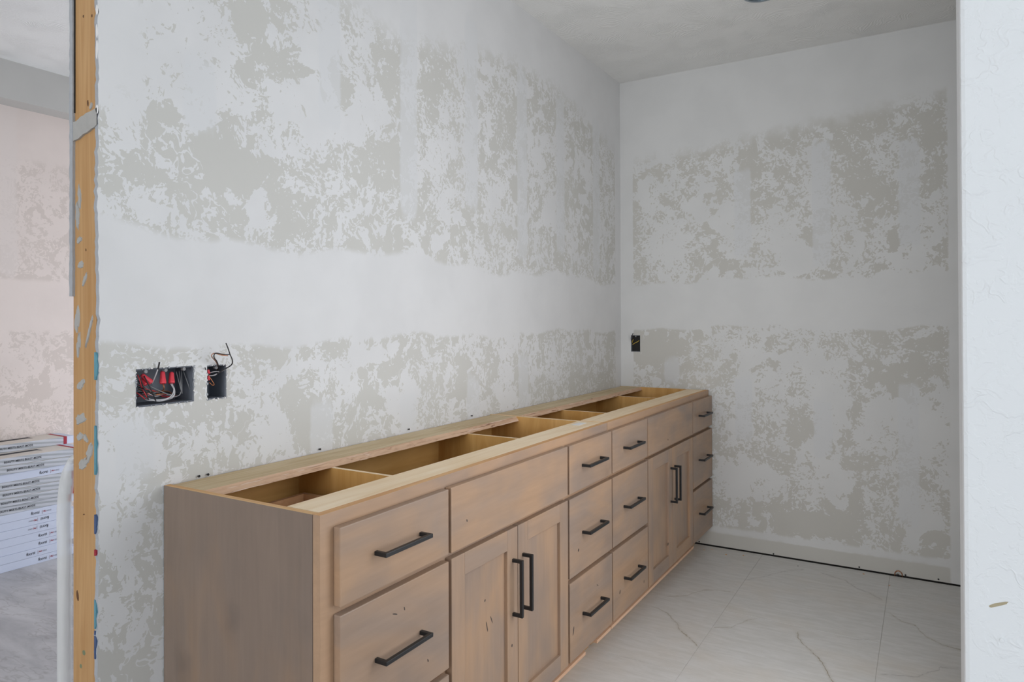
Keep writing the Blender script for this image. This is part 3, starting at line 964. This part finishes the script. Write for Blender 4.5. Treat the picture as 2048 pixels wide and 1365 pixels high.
def cabinet(y0, y1, cols, end_skin, label):
    """cols: the four column borders (drawers | doors | drawers) and the fronts' edges"""
    c = empty('vanity_cabinet', (0, y0, 0))
    def P(o):
        o.parent = c
        o.matrix_parent_inverse = Matrix.Translation((0, -y0, 0))
        return o
    b1, b2 = cols['div']
    # end panels
    bm = bmesh.new()
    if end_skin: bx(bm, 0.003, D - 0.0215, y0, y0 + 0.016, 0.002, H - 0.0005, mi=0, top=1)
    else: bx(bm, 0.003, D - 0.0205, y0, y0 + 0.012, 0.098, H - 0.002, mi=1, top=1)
    P(obj('end_panel', bm, [M_skin_shaded if end_skin else M_ply, M_rawedgeX if end_skin else M_ply]))
    if end_skin:
        bm = bmesh.new(); bx(bm, 0.012, D - 0.0215, y0 + 0.016, y0 + 0.019, 0.098, H - 0.003)
        P(obj('end_liner', bm, M_ply))
    bm = bmesh.new(); bx(bm, 0.003, D - 0.0205, y1 - 0.013, y1, 0.098, H - 0.001, mi=0, top=1)
    P(obj('end_panel', bm, [M_ply, M_rail]))
    bm = bmesh.new(); bx(bm, 0.002, 0.0095, y0 + 0.014, y1 - 0.013, 0.098, H - 0.004, mi=0, top=1)
    P(obj('back_panel', bm, [M_plyY, M_rawedge]))
    for yb in (b1, b2):
        bm = bmesh.new(); bx(bm, 0.0095, D - 0.0205, yb - 0.0065, yb + 0.0065, 0.115, 0.8565, mi=0, top=1)
        P(obj('divider', bm, [M_ply, M_rail]))
    bm = bmesh.new(); bx(bm, 0.0095, D - 0.0205, y0 + 0.014, y1 - 0.013, 0.1, 0.115)
    P(obj('bottom_panel', bm, M_plyY))
    # rear and front rails lying flat along the top
    bm = bmesh.new()
    ya, yb = y0 + (0.019 if end_skin else 0.012), y1 - 0.013
    n = 60
    top_l, top_r, bot_r, bot_l = [], [], [], []
    for i in range(n + 1):
        y = ya + (yb - ya) * i / n
        e = random.uniform(-0.0016, 0.0016)
        top_l.append(bm.verts.new((0.0125, y, 0.8745)))
        top_r.append(bm.verts.new((0.128 + e, y, 0.8745)))
        bot_r.append(bm.verts.new((0.141 + random.uniform(-0.002, 0.002), y, 0.8570)))
        bot_l.append(bm.verts.new((0.0125, y, 0.8570)))
    mids = [bm.verts.new((0.1345 + random.uniform(-0.0035, 0.0035), v.co.y, 0.8665)) for v in top_r]
    for i in range(n):
        for a, b, mi in ((top_l, top_r, 0), (top_r, mids, 1), (mids, bot_r, 1), (bot_r, bot_l, 0), (bot_l, top_l, 0)):
            f = bm.faces.new((a[i], b[i], b[i + 1], a[i + 1])); f.material_index = mi
    for i in (0, n):
        bm.faces.new((top_l[i], top_r[i], mids[i], bot_r[i], bot_l[i]))
    bmesh.ops.recalc_face_normals(bm, faces=bm.faces[:])
    P(obj('rear_rail', bm, [M_osb, M_osbedge]))
    bm = bmesh.new(); bx(bm, 0.408, D - 0.0205, ya, yb, 0.8570, 0.8755, bevel=0.0008)
    P(obj('front_rail', bm, M_rail))
    # face frame
    bm = bmesh.new()
    xf0, xf1 = D - 0.020, D
    def ff(a, b, z0, z1): bx(bm, xf0, xf1, a, b, z0, z1, mi=0, top=1)
    s = 0.040
    ff(y0, y0 + s, 0.1, H); ff(y1 - s, y1, 0.1, H)
    ff(y0 + s, y1 - s, 0.832, H); ff(y0 + s, y1 - s, 0.1, 0.132)
    for q in (b1, b2): ff(q - 0.019, q + 0.019, 0.132, 0.832)
    for (a, b) in ((y0 + s, b1 - 0.019), (b2 + 0.019, y1 - s)):
        ff(a, b, 0.655, 0.692); ff(a, b, 0.372, 0.407)
    ff(b1 + 0.019, b2 - 0.019, 0.655, 0.692)
    P(obj('face_frame', bm, [M_frame, M_rawedge]))
    # raw strip under the fronts, toe kick
    for a, b in cols['strip']:
        bm = bmesh.new(); bx(bm, D - 0.016, D + 0.0135, a, b, 0.088, 0.0995, bevel=0.001)
        P(obj('base_strip', bm, M_peach))
    bm = bmesh.new(); bx(bm, D - 0.10, D - 0.082, y0 + 0.018, y1, 0.0005, 0.1)
    P(obj('toe_kick', bm, M_ply))
    # fronts
    Z1, Z2, Z3 = (0.682, 0.8455), (0.3975, 0.6650), (0.116, 0.3820)
    for a, b in (cols['dr1'], cols['dr2']):
        for z in (Z1, Z2, Z3):
            P(drawer(None, a, b, *z))
    a, b = cols['sink']
    P(slab('false_front', a, b, 0.6815, 0.8465, M_alderY, None))
    m = (a + b) / 2
    P(door(None, a + 0.001, m - 0.0015, 0.116, 0.6670, m - 0.0285))
    P(door(None, m + 0.0015, b, 0.116, 0.6670, m + 0.0295))
    tag(c, label, 'cabinet')
    return c

cab1 = cabinet(0.0, 1.4660, dict(div=(0.418, 1.0915), dr1=(0.0360, 0.4115), sink=(0.4225, 1.0850), dr2=(1.0985, 1.4625), strip=((0.002, 1.235), (1.335, 1.464))), True,
               'stained wooden vanity base with exposed grey-brown end panel')
cab2 = cabinet(1.4685, 2.9070, dict(div=(1.863, 2.5345), dr1=(1.4725, 1.8575), sink=(1.8680, 2.5290), dr2=(2.5400, 2.9040), strip=((1.470, 2.56),)), False,
               'stained wooden vanity base butted into the corner of the back wall')
# a paper sticker on the first cabinet's front rail
p = at(1158, 848.5, 2, H)
bm = bmesh.new(); bx(bm, p[0] - 0.016, p[0] + 0.016, p[1] - 0.033, p[1] + 0.033, 0.8752, 0.8762)
st_ = obj('sticker', bm, M_paperwhite); st_.parent = cab1; st_['label'] = 'white paper sticker on the front rail'

# dark knots and drying cracks in the stained fronts
for u_, v_, ru_, rv_, an_, cb in ((790, 1229, 5.0, 1.6, -0.35, cab1), (809, 1218, 1.2, 4.5, 0.3, cab1), (856, 1322, 1.2, 3.6, 0.2, cab1), (974, 1255, 1.2, 12, 0.25, cab1), (983, 1240, 0.9, 10, 0.5, cab1),
                                  (934, 1042, 1.2, 3.2, 0.3, cab1), (970, 1202, 1.6, 2.6, 0.4, cab1), (1024, 1292, 1.6, 3.4, 0.3, cab1), (1157, 1101, 2.0, 3.4, 0.4, cab1), (1195, 1171, 3.0, 1.0, -0.5, cab1),
                                  (1147, 1263, 1.4, 9, -0.25, cab1), (1240, 1185, 1.4, 5, -0.4, cab2), (1336, 1089, 1.6, 3.2, 0.2, cab2), (1336, 880, 0.9, 2.0, 0.2, cab2), (1288, 1164, 0.9, 3.6, 0.2, cab2)):
    inpanel = (u_, v_) in ((974, 1255), (983, 1240), (970, 1202))
    pl_ = F1 - (0.0105 if inpanel else 0.0)
    q_ = at(u_, v_, 0, pl_)
    dep_ = float((q_ - CAM) @ _f)
    k_ = dep_ / FPX
    b2 = bmesh.new()
    splat(b2, q_[1], q_[2], ru_ * k_ * 1.6, rv_ * k_, an_, pl_ - 0.0002, 0.0005, n=9, rough=0.5, axis='x')
    kn = obj('knot', b2, M_knot)
    kn.parent = cb
    kn.matrix_parent_inverse = Matrix.Translation(-Vector(cb.location))

# ------------------------------------------------------------------ electrical boxes
def gang_box(name, holes, axis, plane, normal, depth, label, ears):
    """an open plastic box let into the wall; holes = a0, a1, z0, z1"""
    a0, a1, z0, z1 = holes
    a0 += 0.0008; a1 -= 0.0008; z0 += 0.0008; z1 -= 0.0008
    root = empty(name, (plane, (a0 + a1) / 2, z0) if axis == 0 else ((a0 + a1) / 2, plane, z0))
    inv = Matrix.Translation(-Vector(root.location))
    def P(o):
        o.parent = root
        o.matrix_parent_inverse = inv
        return o
    bm = bmesh.new()
    t = 0.0022
    f, bk = plane - normal * 0.003, plane - normal * depth
    lo, hi = min(f, bk), max(f, bk)
    def b(c0, c1, p0, p1, q0, q1):
        c0, c1 = min(c0, c1), max(c0, c1)
        if axis == 0: bx(bm, c0, c1, p0, p1, q0, q1)
        else: bx(bm, p0, p1, c0, c1, q0, q1)
    b(lo, hi, a0, a0 + t, z0, z1); b(lo, hi, a1 - t, a1, z0, z1)
    b(lo, hi, a0 + t, a1 - t, z0, z0 + t); b(lo, hi, a0 + t, a1 - t, z1 - t, z1)
    b(bk, bk + normal * t, a0 + t, a1 - t, z0 + t, z1 - t)
    P(obj('box_body', bm, M_dark))
    for a in ears:
        for zz in (z1 - 0.006,):
            bm = bmesh.new()
            mt = Matrix.Translation((f - normal * 0.002, a, zz) if axis == 0 else (a, f - normal * 0.002, zz)) @ Matrix.Rotation(math.pi / 2, 4, 'Y' if axis == 0 else 'X')
            bmesh.ops.create_cone(bm, cap_ends=True, segments=10, radius1=0.0042, radius2=0.0042, depth=0.008, matrix=mt)
            P(obj('screw_boss', bm, M_wire_g))
    root['label'] = label
    root['category'] = 'electrical box'
    root['group'] = 'open electrical boxes'
    return root, P

def wire(P, pts, mat, r=0.0011, n=6, name='wire'):
    bm = bmesh.new()
    tube_bm(bm, smooth_path(pts, n), r, 6)
    return P(obj(name, bm, mat))

def nut(P, base, tip, r0=0.0078, r1=0.0052):
    """a winged wire connector, wide at its mouth"""
    bm = bmesh.new()
    a, b = Vector(base), Vector(tip)
    pts = [a, a + (b - a) * 0.10, a + (b - a) * 0.45, a + (b - a) * 0.92, b]
    tube_bm(bm, pts, 1, 10, radii=[r0 * 0.85, r0, r0 * 0.82, r1, r1 * 0.7])
    for f in bm.faces: f.smooth = False
    P(obj('wire_connector', bm, M_red))

rootA, PA = gang_box('electrical_box', HOLE3, 0, 0.0, 1, 0.075, 'wide dark electrical box stuffed with wires and red connectors', (-0.042, 0.008, 0.056))
def wA(u, v, x):
    """a point at depth x seen through the opening at pixel u, v"""
    q = at(u, v, 0, x)
    return (q[0], q[1], q[2])
lo = lambda a, b: random.uniform(a, b)
nut(PA, wA(326, 768, -0.012), wA(325, 743, -0.020))
nut(PA, wA(343, 767, -0.014), wA(343, 745, -0.022))
nut(PA, wA(302, 766, -0.016), wA(283, 750, -0.022))
nut(PA, wA(291, 771, -0.020), wA(283, 758, -0.030), 0.006, 0.0042)
# looped white and grey conductors
for k in range(7):
    j = lambda s=3: random.uniform(-s, s)
    wire(PA, [wA(343 + j(2), 768, -0.016), wA(349 + j(2), 782 + j(2), -0.008), wA(343 + j(3), 795 + j(2), -0.006), wA(322 + j(5), 801 + j(2), -0.010), wA(296 + j(4), 799 + j(2), -0.020), wA(280, 786 + j(6), -0.05)],
         M_wire_w if k % 3 else M_wire_g, 0.00125)
for k in range(9):
    j = lambda s=4: random.uniform(-s, s)
    wire(PA, [wA(275 + j(2), 762 + k * 4, -0.035), wA(292 + j(), 775 + k * 2 + j(), -0.012), wA(310 + j(6), 785 + j(8), -0.016), wA(330 + j(8), 790 + j(7), -0.030), wA(352 + j(6), 792 + j(6), -0.060)],
         [M_wire_b, M_wire_g, M_wire_r, M_wire_b, M_wire_c, M_wire_w, M_wire_b, M_wire_g, M_wire_r][k], 0.0011)
for a, b_, mt in (((275, 750), (283, 776), M_wire_r), ((277, 752), (297, 800), M_wire_b), ((273, 786), (290, 799), M_wire_r), ((284, 779), (294, 796), M_wire_r), ((288, 752), (312, 803), M_wire_b)):
    wire(PA, [wA(*a, -0.014), wA((a[0] + b_[0]) / 2 + 1, (a[1] + b_[1]) / 2, -0.005), wA(*b_, -0.012)], mt, 0.0013)
for (a, b_) in (((352, 743), (363, 785)), ((358, 742), (363, 783)), ((363, 741), (364, 788)), ((366, 741), (380, 780))):
    wire(PA, [wA(*a, -0.030), wA((a[0] + b_[0]) / 2, (a[1] + b_[1]) / 2, -0.016), wA(*b_, -0.012)], M_wire_g, 0.0010)
wire(PA, [wA(362, 784, -0.012), wA(358, 791, -0.012), wA(346, 794, -0.016), wA(330, 787, -0.012), wA(306, 776, -0.010), wA(296, 770, -0.02)], M_wire_g, 0.0014)
wire(PA, [wA(326, 769, -0.013), wA(328, 775, -0.010), wA(327, 780, -0.018), wA(320, 784, -0.04)], M_wire_c, 0.0014)
wire(PA, [wA(312, 790, -0.006), wA(320, 789, -0.004), wA(328, 788, -0.010)], M_wire_c, 0.0014)
wire(PA, [wA(304, 768, -0.020), wA(311, 752, -0.004), wA(316, 738, 0.006), wA(319, 725, 0.012)], M_wire_w, 0.0013)
wire(PA, [wA(316, 739, 0.006), wA(317.5, 732, 0.009), wA(319, 725, 0.012)], M_wire_b, 0.0019)

rootB, PB = gang_box('electrical_box', HOLE1, 0, 0.0, 1, 0.070, 'narrow dark electrical box with one long black wire curling out', (0.147,))
def wB(u, v, x): return wA(u, v, x)
wire(PB, [wB(434, 745, -0.03), wB(437, 735, -0.004), wB(434, 724, 0.020), wB(428, 715, 0.034), wB(431, 707, 0.040), wB(446, 709, 0.044), wB(459, 709.5, 0.046)], M_wire_b, 0.0015)
wire(PB, [wB(434, 742, -0.03), wB(435, 732, -0.004), wB(431, 723, 0.016), wB(423, 713, 0.030), wB(428, 707, 0.036), wB(440, 710, 0.042), wB(456, 712, 0.046)], M_wire_c, 0.0011)
wire(PB, [wB(420, 750, -0.02), wB(432, 749, -0.006), wB(447, 740, 0.012), wB(462, 731, 0.036), wB(465, 722, 0.046), wB(460, 709, 0.046), wB(456, 697, 0.050), wB(452, 687, 0.052)], M_wire_b, 0.0016)
wire(PB, [wB(417, 747, -0.012), wB(428, 744, -0.006), wB(438, 744, -0.004), wB(430, 751, -0.008), wB(419, 751, -0.016)], M_wire_w, 0.0011)
wire(PB, [wB(416, 750, -0.014), wB(423, 752, -0.008), wB(436, 747, -0.002), wB(452, 738, 0.014), wB(460, 731, 0.030)], M_wire_w, 0.0010)
nut(PB, wB(417, 748, -0.006), wB(416, 740, -0.008), 0.0045, 0.0034)
nut(PB, wB(416.5, 761, -0.008), wB(417, 752, -0.010), 0.0042, 0.0034)
wire(PB, [wB(417, 752, -0.008), wB(424, 762, -0.004), wB(428, 769, -0.004), wB(425, 771, -0.006), wB(418, 765, -0.010)], M_wire_c, 0.0012)
wire(PB, [wB(412, 742, -0.004), wB(411, 738, 0.004), wB(410, 736, 0.010)], M_wire_b, 0.0012)

rootC, PC = gang_box('electrical_box', HOLEB, 1, L, -1, 0.070, 'small dark electrical box on the back wall above the cabinet corner', (0.0928,))
def wC(u, v, d):
    q = at(u, v, 1, L - d)
    return (q[0], q[1], q[2])
wire(PC, [wC(1264, 689, -0.02), wC(1263, 682, 0.010), wC(1262, 676, 0.022), wC(1266, 667, 0.030), wC(1265, 672, 0.034), wC(1268, 680, 0.010)], M_wire_b, 0.0018)
wire(PC, [wC(1264, 690, -0.02), wC(1262, 680, 0.012), wC(1264, 671, 0.026), wC(1267, 668, 0.030)], M_wire_w, 0.0018)
wire(PC, [wC(1265, 690, -0.01), wC(1269, 687, 0.0), wC(1275, 684, -0.002), wC(1279, 681, -0.01)], M_wire_y, 0.0020)
wire(PC, [wC(1264, 688, -0.02), wC(1265, 683, 0.004), wC(1267, 679, 0.008)], M_wire_y, 0.0018)
wire(PC, [wC(1279, 684, -0.01), wC(1279, 677, 0.004), wC(1278, 674, 0.008)], M_wire_b, 0.0016)

# torn gypsum crumbs around the two openings
for h in (HOLE3, HOLE1):
    b2 = bmesh.new()
    for k in range(46):
        t = random.random()
        side = random.choice('blrt')
        if side == 'b': y, z = h[0] + t * (h[1] - h[0]), h[2]
        elif side == 't': y, z = h[0] + t * (h[1] - h[0]), h[3]
        elif side == 'l': y, z = h[0], h[2] + t * (h[3] - h[2])
        else: y, z = h[1], h[2] + t * (h[3] - h[2])
        splat(b2, y, z, lo(0.0012, 0.0042), lo(0.001, 0.0026), lo(0, 3), -0.0005, lo(0.0012, 0.003), n=7, rough=0.6, axis='x', mi=random.choice((0, 0, 1)))
    o = obj('torn_edge', b2, [M_gyp, M_paperwhite], wall_left)
    o['kind'] = 'stuff'

# ------------------------------------------------------------------ stack of flooring cartons
def print_mat():
    m, nt, b = new_mat('plank_print_carton')
    g = G(nt)
    co = g.obj()
    sp = nt.nodes.new('ShaderNodeSeparateXYZ')
    g.link(co, sp.inputs[0])
    rnd = g.n('ShaderNodeObjectInfo').outputs['Random']
    st = g.noise(g.vmath('ADD', g.scale(co, (3.0, 1.6, 60.0)), g.n('ShaderNodeCombineXYZ').outputs[0]), 1.0, 3, 0.6)
    dia = g.math('ADD', g.math('MULTIPLY', sp.outputs[1], 0.11), sp.outputs[2])      # printed boards run slightly aslant
    band = g.math('FRACT', g.math('MULTIPLY', dia, 44.0))
    tone = g.mapr(band, 0.42, 0.50)
    colA = g.mix(st, c4(150, 154, 158), c4(190, 193, 198))
    colB = g.mix(st, c4(182, 184, 190), c4(212, 214, 222))
    col = g.mix(tone, colA, colB)
    topc = g.mix(st, c4(206, 196, 186), c4(226, 220, 212))
    nrm = nt.nodes.new('ShaderNodeSeparateXYZ')
    g.link(g.n('ShaderNodeNewGeometry').outputs['Normal'], nrm.inputs[0])
    col = g.mix(g.math('GREATER_THAN', nrm.outputs[2], 0.5), col, topc)
    g.link(col, b.inputs['Base Color'])
    b.inputs['Roughness'].default_value = 0.5
    return m
M_print = print_mat()
def text_mesh(body, size, shear=0.0, spacing=1.0, offset=0.0):
    cu = bpy.data.curves.new('printed_text', 'FONT')
    cu.body = body
    cu.size = size
    cu.shear = shear
    cu.space_character = spacing
    cu.offset = offset
    cu.resolution_u = 3
    tmp = bpy.data.objects.new('tmp', cu)
    COL.objects.link(tmp)
    dg = bpy.context.evaluated_depsgraph_get()
    me = bpy.data.meshes.new_from_object(tmp.evaluated_get(dg))
    bpy.data.objects.remove(tmp)
    me.name = 'printed_text'
    return me
T_beauty = text_mesh('BEAUTY MEETS BEAST-MODE', 0.0158, 0.0, 1.08, 0.0002)
T_floor = text_mesh('floort\u00e9', 0.0225, 0.12, 0.88)
T_bar = text_mesh('|', 0.022)
T_pro = text_mesh('PRO', 0.0115, 0.1, 1.0, 0.0003)
T_ser = text_mesh('SERIES', 0.0105, 0.1, 1.05)
def put_text(me, mat, box, y, z, flip=False, sx=1.0):
    me2 = me if me.materials and me.materials[0] == mat else me
    if not me.materials: me.materials.append(mat)
    o = bpy.data.objects.new('printed_text', me2)
    COL.objects.link(o)
    o.parent = box
    R = Matrix(((0, 0, 1), (1, 0, 0), (0, 1, 0))).to_4x4()       # text x -> +Y, y -> +Z, normal -> +X
    if flip: R = R @ Matrix.Rotation(math.pi, 4, 'Z')
    o.matrix_local = Matrix.Translation((0.0008, y, z)) @ R @ Matrix.Diagonal((sx, 1, 1, 1))
    return o
XB = -2.47
BH = 0.0416
DEP = 0.365
LEN = 1.235
stack = ['p', 'p', 'p', 'w', 'p', 'p', 'p', 'p', 'w', 'u', 'u', 'w', 'w', 'w', 'w']
# where each printed line ends (photograph pixel, left end of the writing) gives each carton its shift along the stack
text_px = [(-8, 897), (8, 926), (13, 940), (79, 943), (4, 975), (5, 990), (1, 1006), (-5, 1020), (62, 1024), (99, 1033), (97, 1050), (77, 1068), (77, 1082), (52, 1106), (76, 1116)]
ords = ['topmost', 'second from the top', 'third from the top', 'fourth from the top', 'fifth from the top', 'sixth from the top', 'seventh from the top', 'eighth from the top',
        'ninth from the top', 'seventh from the floor', 'sixth from the floor', 'fifth from the floor', 'fourth from the floor', 'third from the floor', 'bottom one resting on the floor']
for i, kind in enumerate(stack):
    z0 = SLAB + (14 - i) * BH
    xf_ = -2.655 if i == 0 else XB
    DEP = 0.180 if i == 0 else 0.365
    ty = at(text_px[i][0], text_px[i][1], 0, xf_)[1]
    if kind == 'p': y1 = ty + 0.395
    elif kind == 'w': y1 = ty + 0.200
    else: y1 = ty + 0.145
    if i == 0: y1 = at(148, 868, 0, xf_)[1]
    xo = random.uniform(-0.004, 0.004)
    b_ = empty('flooring_carton', (xf_ + xo, y1, z0))
    bm = bmesh.new()
    bx(bm, -DEP, 0, -LEN, 0, 0.0003, BH - 0.0004, bevel=0.0016)
    main = obj('carton_shell', bm, M_print if kind == 'p' else M_carton, b_)
    if kind == 'p':
        put_text(T_beauty, M_ink, b_, ty - y1, 0.0150, sx=0.80)
        bm = bmesh.new(); bx(bm, -DEP - 0.0006, 0.0006, -0.058, -0.040, 0.0004, BH + 0.0001)
        obj('printed_band', bm, M_redp, b_)
        bm = bmesh.new(); bx(bm, -DEP - 0.0004, 0.0004, -0.0405, 0.0006, 0.0006, BH - 0.0002)
        obj('carton_end', bm, M_carton, b_)
        # dark printed wedge on the lid
        if i < 2:
            bm = bmesh.new()
            lid = z0 + BH
            wp = [(-60, 893), (0, 882.5), (55, 875.2), (67, 877.2), (56, 877.2), (0, 885)] if i == 0 else [(-60, 920), (0, 909.5), (73, 898.8), (86, 901.2), (74, 901.0), (0, 912.5)]
            wp.append((-60, 923 if i else 896))
            pts = []
            for u_, v_ in wp:
                q_ = at(u_, v_, 2, lid)
                pts.append((q_[0] - xf_ - xo, q_[1] - y1))
            vs = [bm.verts.new((x, y, BH + 0.0002)) for x, y in pts]
            bm.faces.new(vs)
            bmesh.ops.recalc_face_normals(bm, faces=bm.faces[:])
            obj('printed_wedge', bm, M_ink, b_)
        lab = 'grey plank-print flooring carton, %s of its stack' % ords[i] if i < 9 else ''
    elif kind == 'w':
        put_text(T_floor, M_ink, b_, ty - y1, 0.0135, sx=0.78)
        put_text(T_bar, plain('pale_ink', c4(160, 140, 150), 0.7) if not T_bar.materials else T_bar.materials[0], b_, ty - y1 + 0.053, 0.0130)
        put_text(T_pro, M_redp, b_, ty - y1 + 0.060, 0.0160, sx=0.7)
        put_text(T_ser, plain('grey_ink', c4(130, 128, 138), 0.7) if not T_ser.materials else T_ser.materials[0], b_, ty - y1 + 0.078, 0.0162, sx=0.7)
        lab = 'plain white flooring carton, %s of its stack' % ords[i]
    else:
        put_text(T_floor, M_ink, b_, ty - y1, 0.0300, flip=True, sx=0.78)
        put_text(T_bar, T_bar.materials[0], b_, ty - y1 - 0.053, 0.0300, flip=True)
        put_text(T_pro, M_redp, b_, ty - y1 - 0.060, 0.0275, flip=True, sx=0.7)
        put_text(T_ser, T_ser.materials[0], b_, ty - y1 - 0.078, 0.0273, flip=True, sx=0.7)
        lab = 'white flooring carton with upside-down writing, %s of its stack' % ords[i]
    lab = lab.replace('bottom one resting on the floor of its stack', 'bottom one resting on the concrete')
    tag(b_, lab, 'carton', 'flooring cartons in the stack')

# ------------------------------------------------------------------ plastic tubing beside the stud
def plastic_mat():
    m, nt, b = new_mat('milky_plastic')
    g = G(nt)
    b.inputs['Base Color'].default_value = c4(236, 237, 236)
    b.inputs['Roughness'].default_value = 0.35
    n = g.noise(g.scale(g.obj(), (30, 30, 2)), 1.0, 2)
    g.link(g.mapr(n, 0.3, 0.7, 0.30, 0.58), b.inputs['Alpha'])
    return m
pts = [at(147, 917, 1, -0.10), at(141, 931, 1, -0.10), at(136, 950, 1, -0.10), at(131, 985, 1, -0.10), at(128, 1030, 1, -0.10), at(129, 1100, 1, -0.10), at(129, 1230, 1, -0.10), at(129, 1365, 1, -0.10)]
pts.insert(0, (-0.1165, -0.098, pts[0][2] + 0.045))
pts.append((pts[-1][0], pts[-1][1], SLAB + 0.001))
path = smooth_path(pts, 5)
bm = bmesh.new()
rad = [0.003 + 0.0130 * min(1, i / 17) for i in range(len(path))]
rad = [min(r, 0.0165) for r in rad]
tube_bm(bm, path, 0.016, 12, radii=rad, cap=False)
tag(obj('plastic_tubing', bm, plastic_mat(), smooth=True), 'translucent white plastic tubing hanging down beside the pine stud', 'tubing')

# ------------------------------------------------------------------ recessed ceiling light, odds and ends
q = at(1530, 4, 2, HC - 0.012)
rl = empty('recessed_light', (q[0], q[1] - 0.078, HC))
bm = bmesh.new()
def ring(bm, r0, r1, z0, z1, n=28):
    a = [[bm.verts.new((r * math.cos(2 * math.pi * k / n), r * math.sin(2 * math.pi * k / n), z)) for k in range(n)] for r, z in ((r1, 0.001), (r1, z0), (r0, z1), (r0, 0.001))]
    for i in range(3):
        for k in range(n):
            bm.faces.new((a[i][k], a[i][(k + 1) % n], a[i + 1][(k + 1) % n], a[i + 1][k]))
    bmesh.ops.recalc_face_normals(bm, faces=bm.faces[:])
ring(bm, 0.064, 0.078, -0.010, -0.012)
obj('trim_ring', bm, M_chrome, rl)
bm = bmesh.new()
bmesh.ops.create_cone(bm, cap_ends=True, segments=28, radius1=0.063, radius2=0.064, depth=0.004, matrix=Matrix.Translation((0, 0, -0.003)))
obj('reflector', bm, M_chrome, rl)
tag(rl, 'round metal recessed light in the ceiling', 'light')

# cut cable end at the foot of the back wall
p = at(1797, 1147, 1, L)
ce = empty('cable_stub', (p[0], L - 0.004, 0.0))
bm = bmesh.new()
tube_bm(bm, smooth_path([(-0.016, 0.0, 0.003), (-0.014, -0.006, 0.020), (0, -0.008, 0.030), (0.014, -0.006, 0.020), (0.016, 0, 0.003)], 5), 0.0022, 6)
obj('wire', bm, M_wire_c, ce)
bm = bmesh.new()
tube_bm(bm, smooth_path([(-0.010, -0.002, 0.002), (-0.004, -0.008, 0.014), (0.004, -0.008, 0.008), (0.010, -0.002, 0.002)], 5), 0.0018, 6)
obj('wire', bm, M_wire_b, ce)
tag(ce, 'small loop of cut cable at the foot of the back wall', 'cable')
# screws poking up where the rear rails meet the wall
scs = bmesh.new()
tube_bm(scs, [(0, 0, 0), (0.006, 0, 0), (0.0065, 0, 0), (0.008, 0, 0)], 0.0015, 8, radii=[0.0014, 0.0014, 0.0034, 0.0030])
src = obj('screw', scs, M_screw, wall_left)
for i, (u, v) in enumerate(((397, 953), (415, 949.5), (639, 899), (817, 859), (943, 832))):
    q = at(u, v, 0, 0.003)
    z = max(q[2], 0.879)
    if i == 0: src.location = (-0.001, q[1], z)
    else: link_copy(src, wall_left, (-0.001, q[1], z))
# wood crumbs on the tiles by the far corner
for i, (u, v, mt) in enumerate(((1408, 1101, M_peach), (1424, 1100, M_peach), (1487, 1112, M_rawedge), (1596, 1133, M_screw), (1779, 1172, M_peach), (1727, 1149, M_rawedge), (1452, 1110, M_rawedge))):
    q = at(u, v, 2, 0.0)
    bm = bmesh.new()
    s = 0.004 if mt is not M_screw else 0.0025
    bx(bm, -s, s * 1.2, -s * 0.7, s * 0.8, -0.0004, s * 0.45, bevel=s * 0.15)
    o = obj('wood_chip', bm, mt)
    o.location = (q[0], q[1], 0.0004)
    o.rotation_euler = (0, 0, i * 1.1)
    tag(o, {M_peach: 'tiny pale peach wood chip lying on the tiles', M_rawedge: 'tiny tan wood chip lying on the tiles'}.get(mt, 'tiny dark speck of grit lying on the tiles'), 'debris', 'crumbs on the tiles')
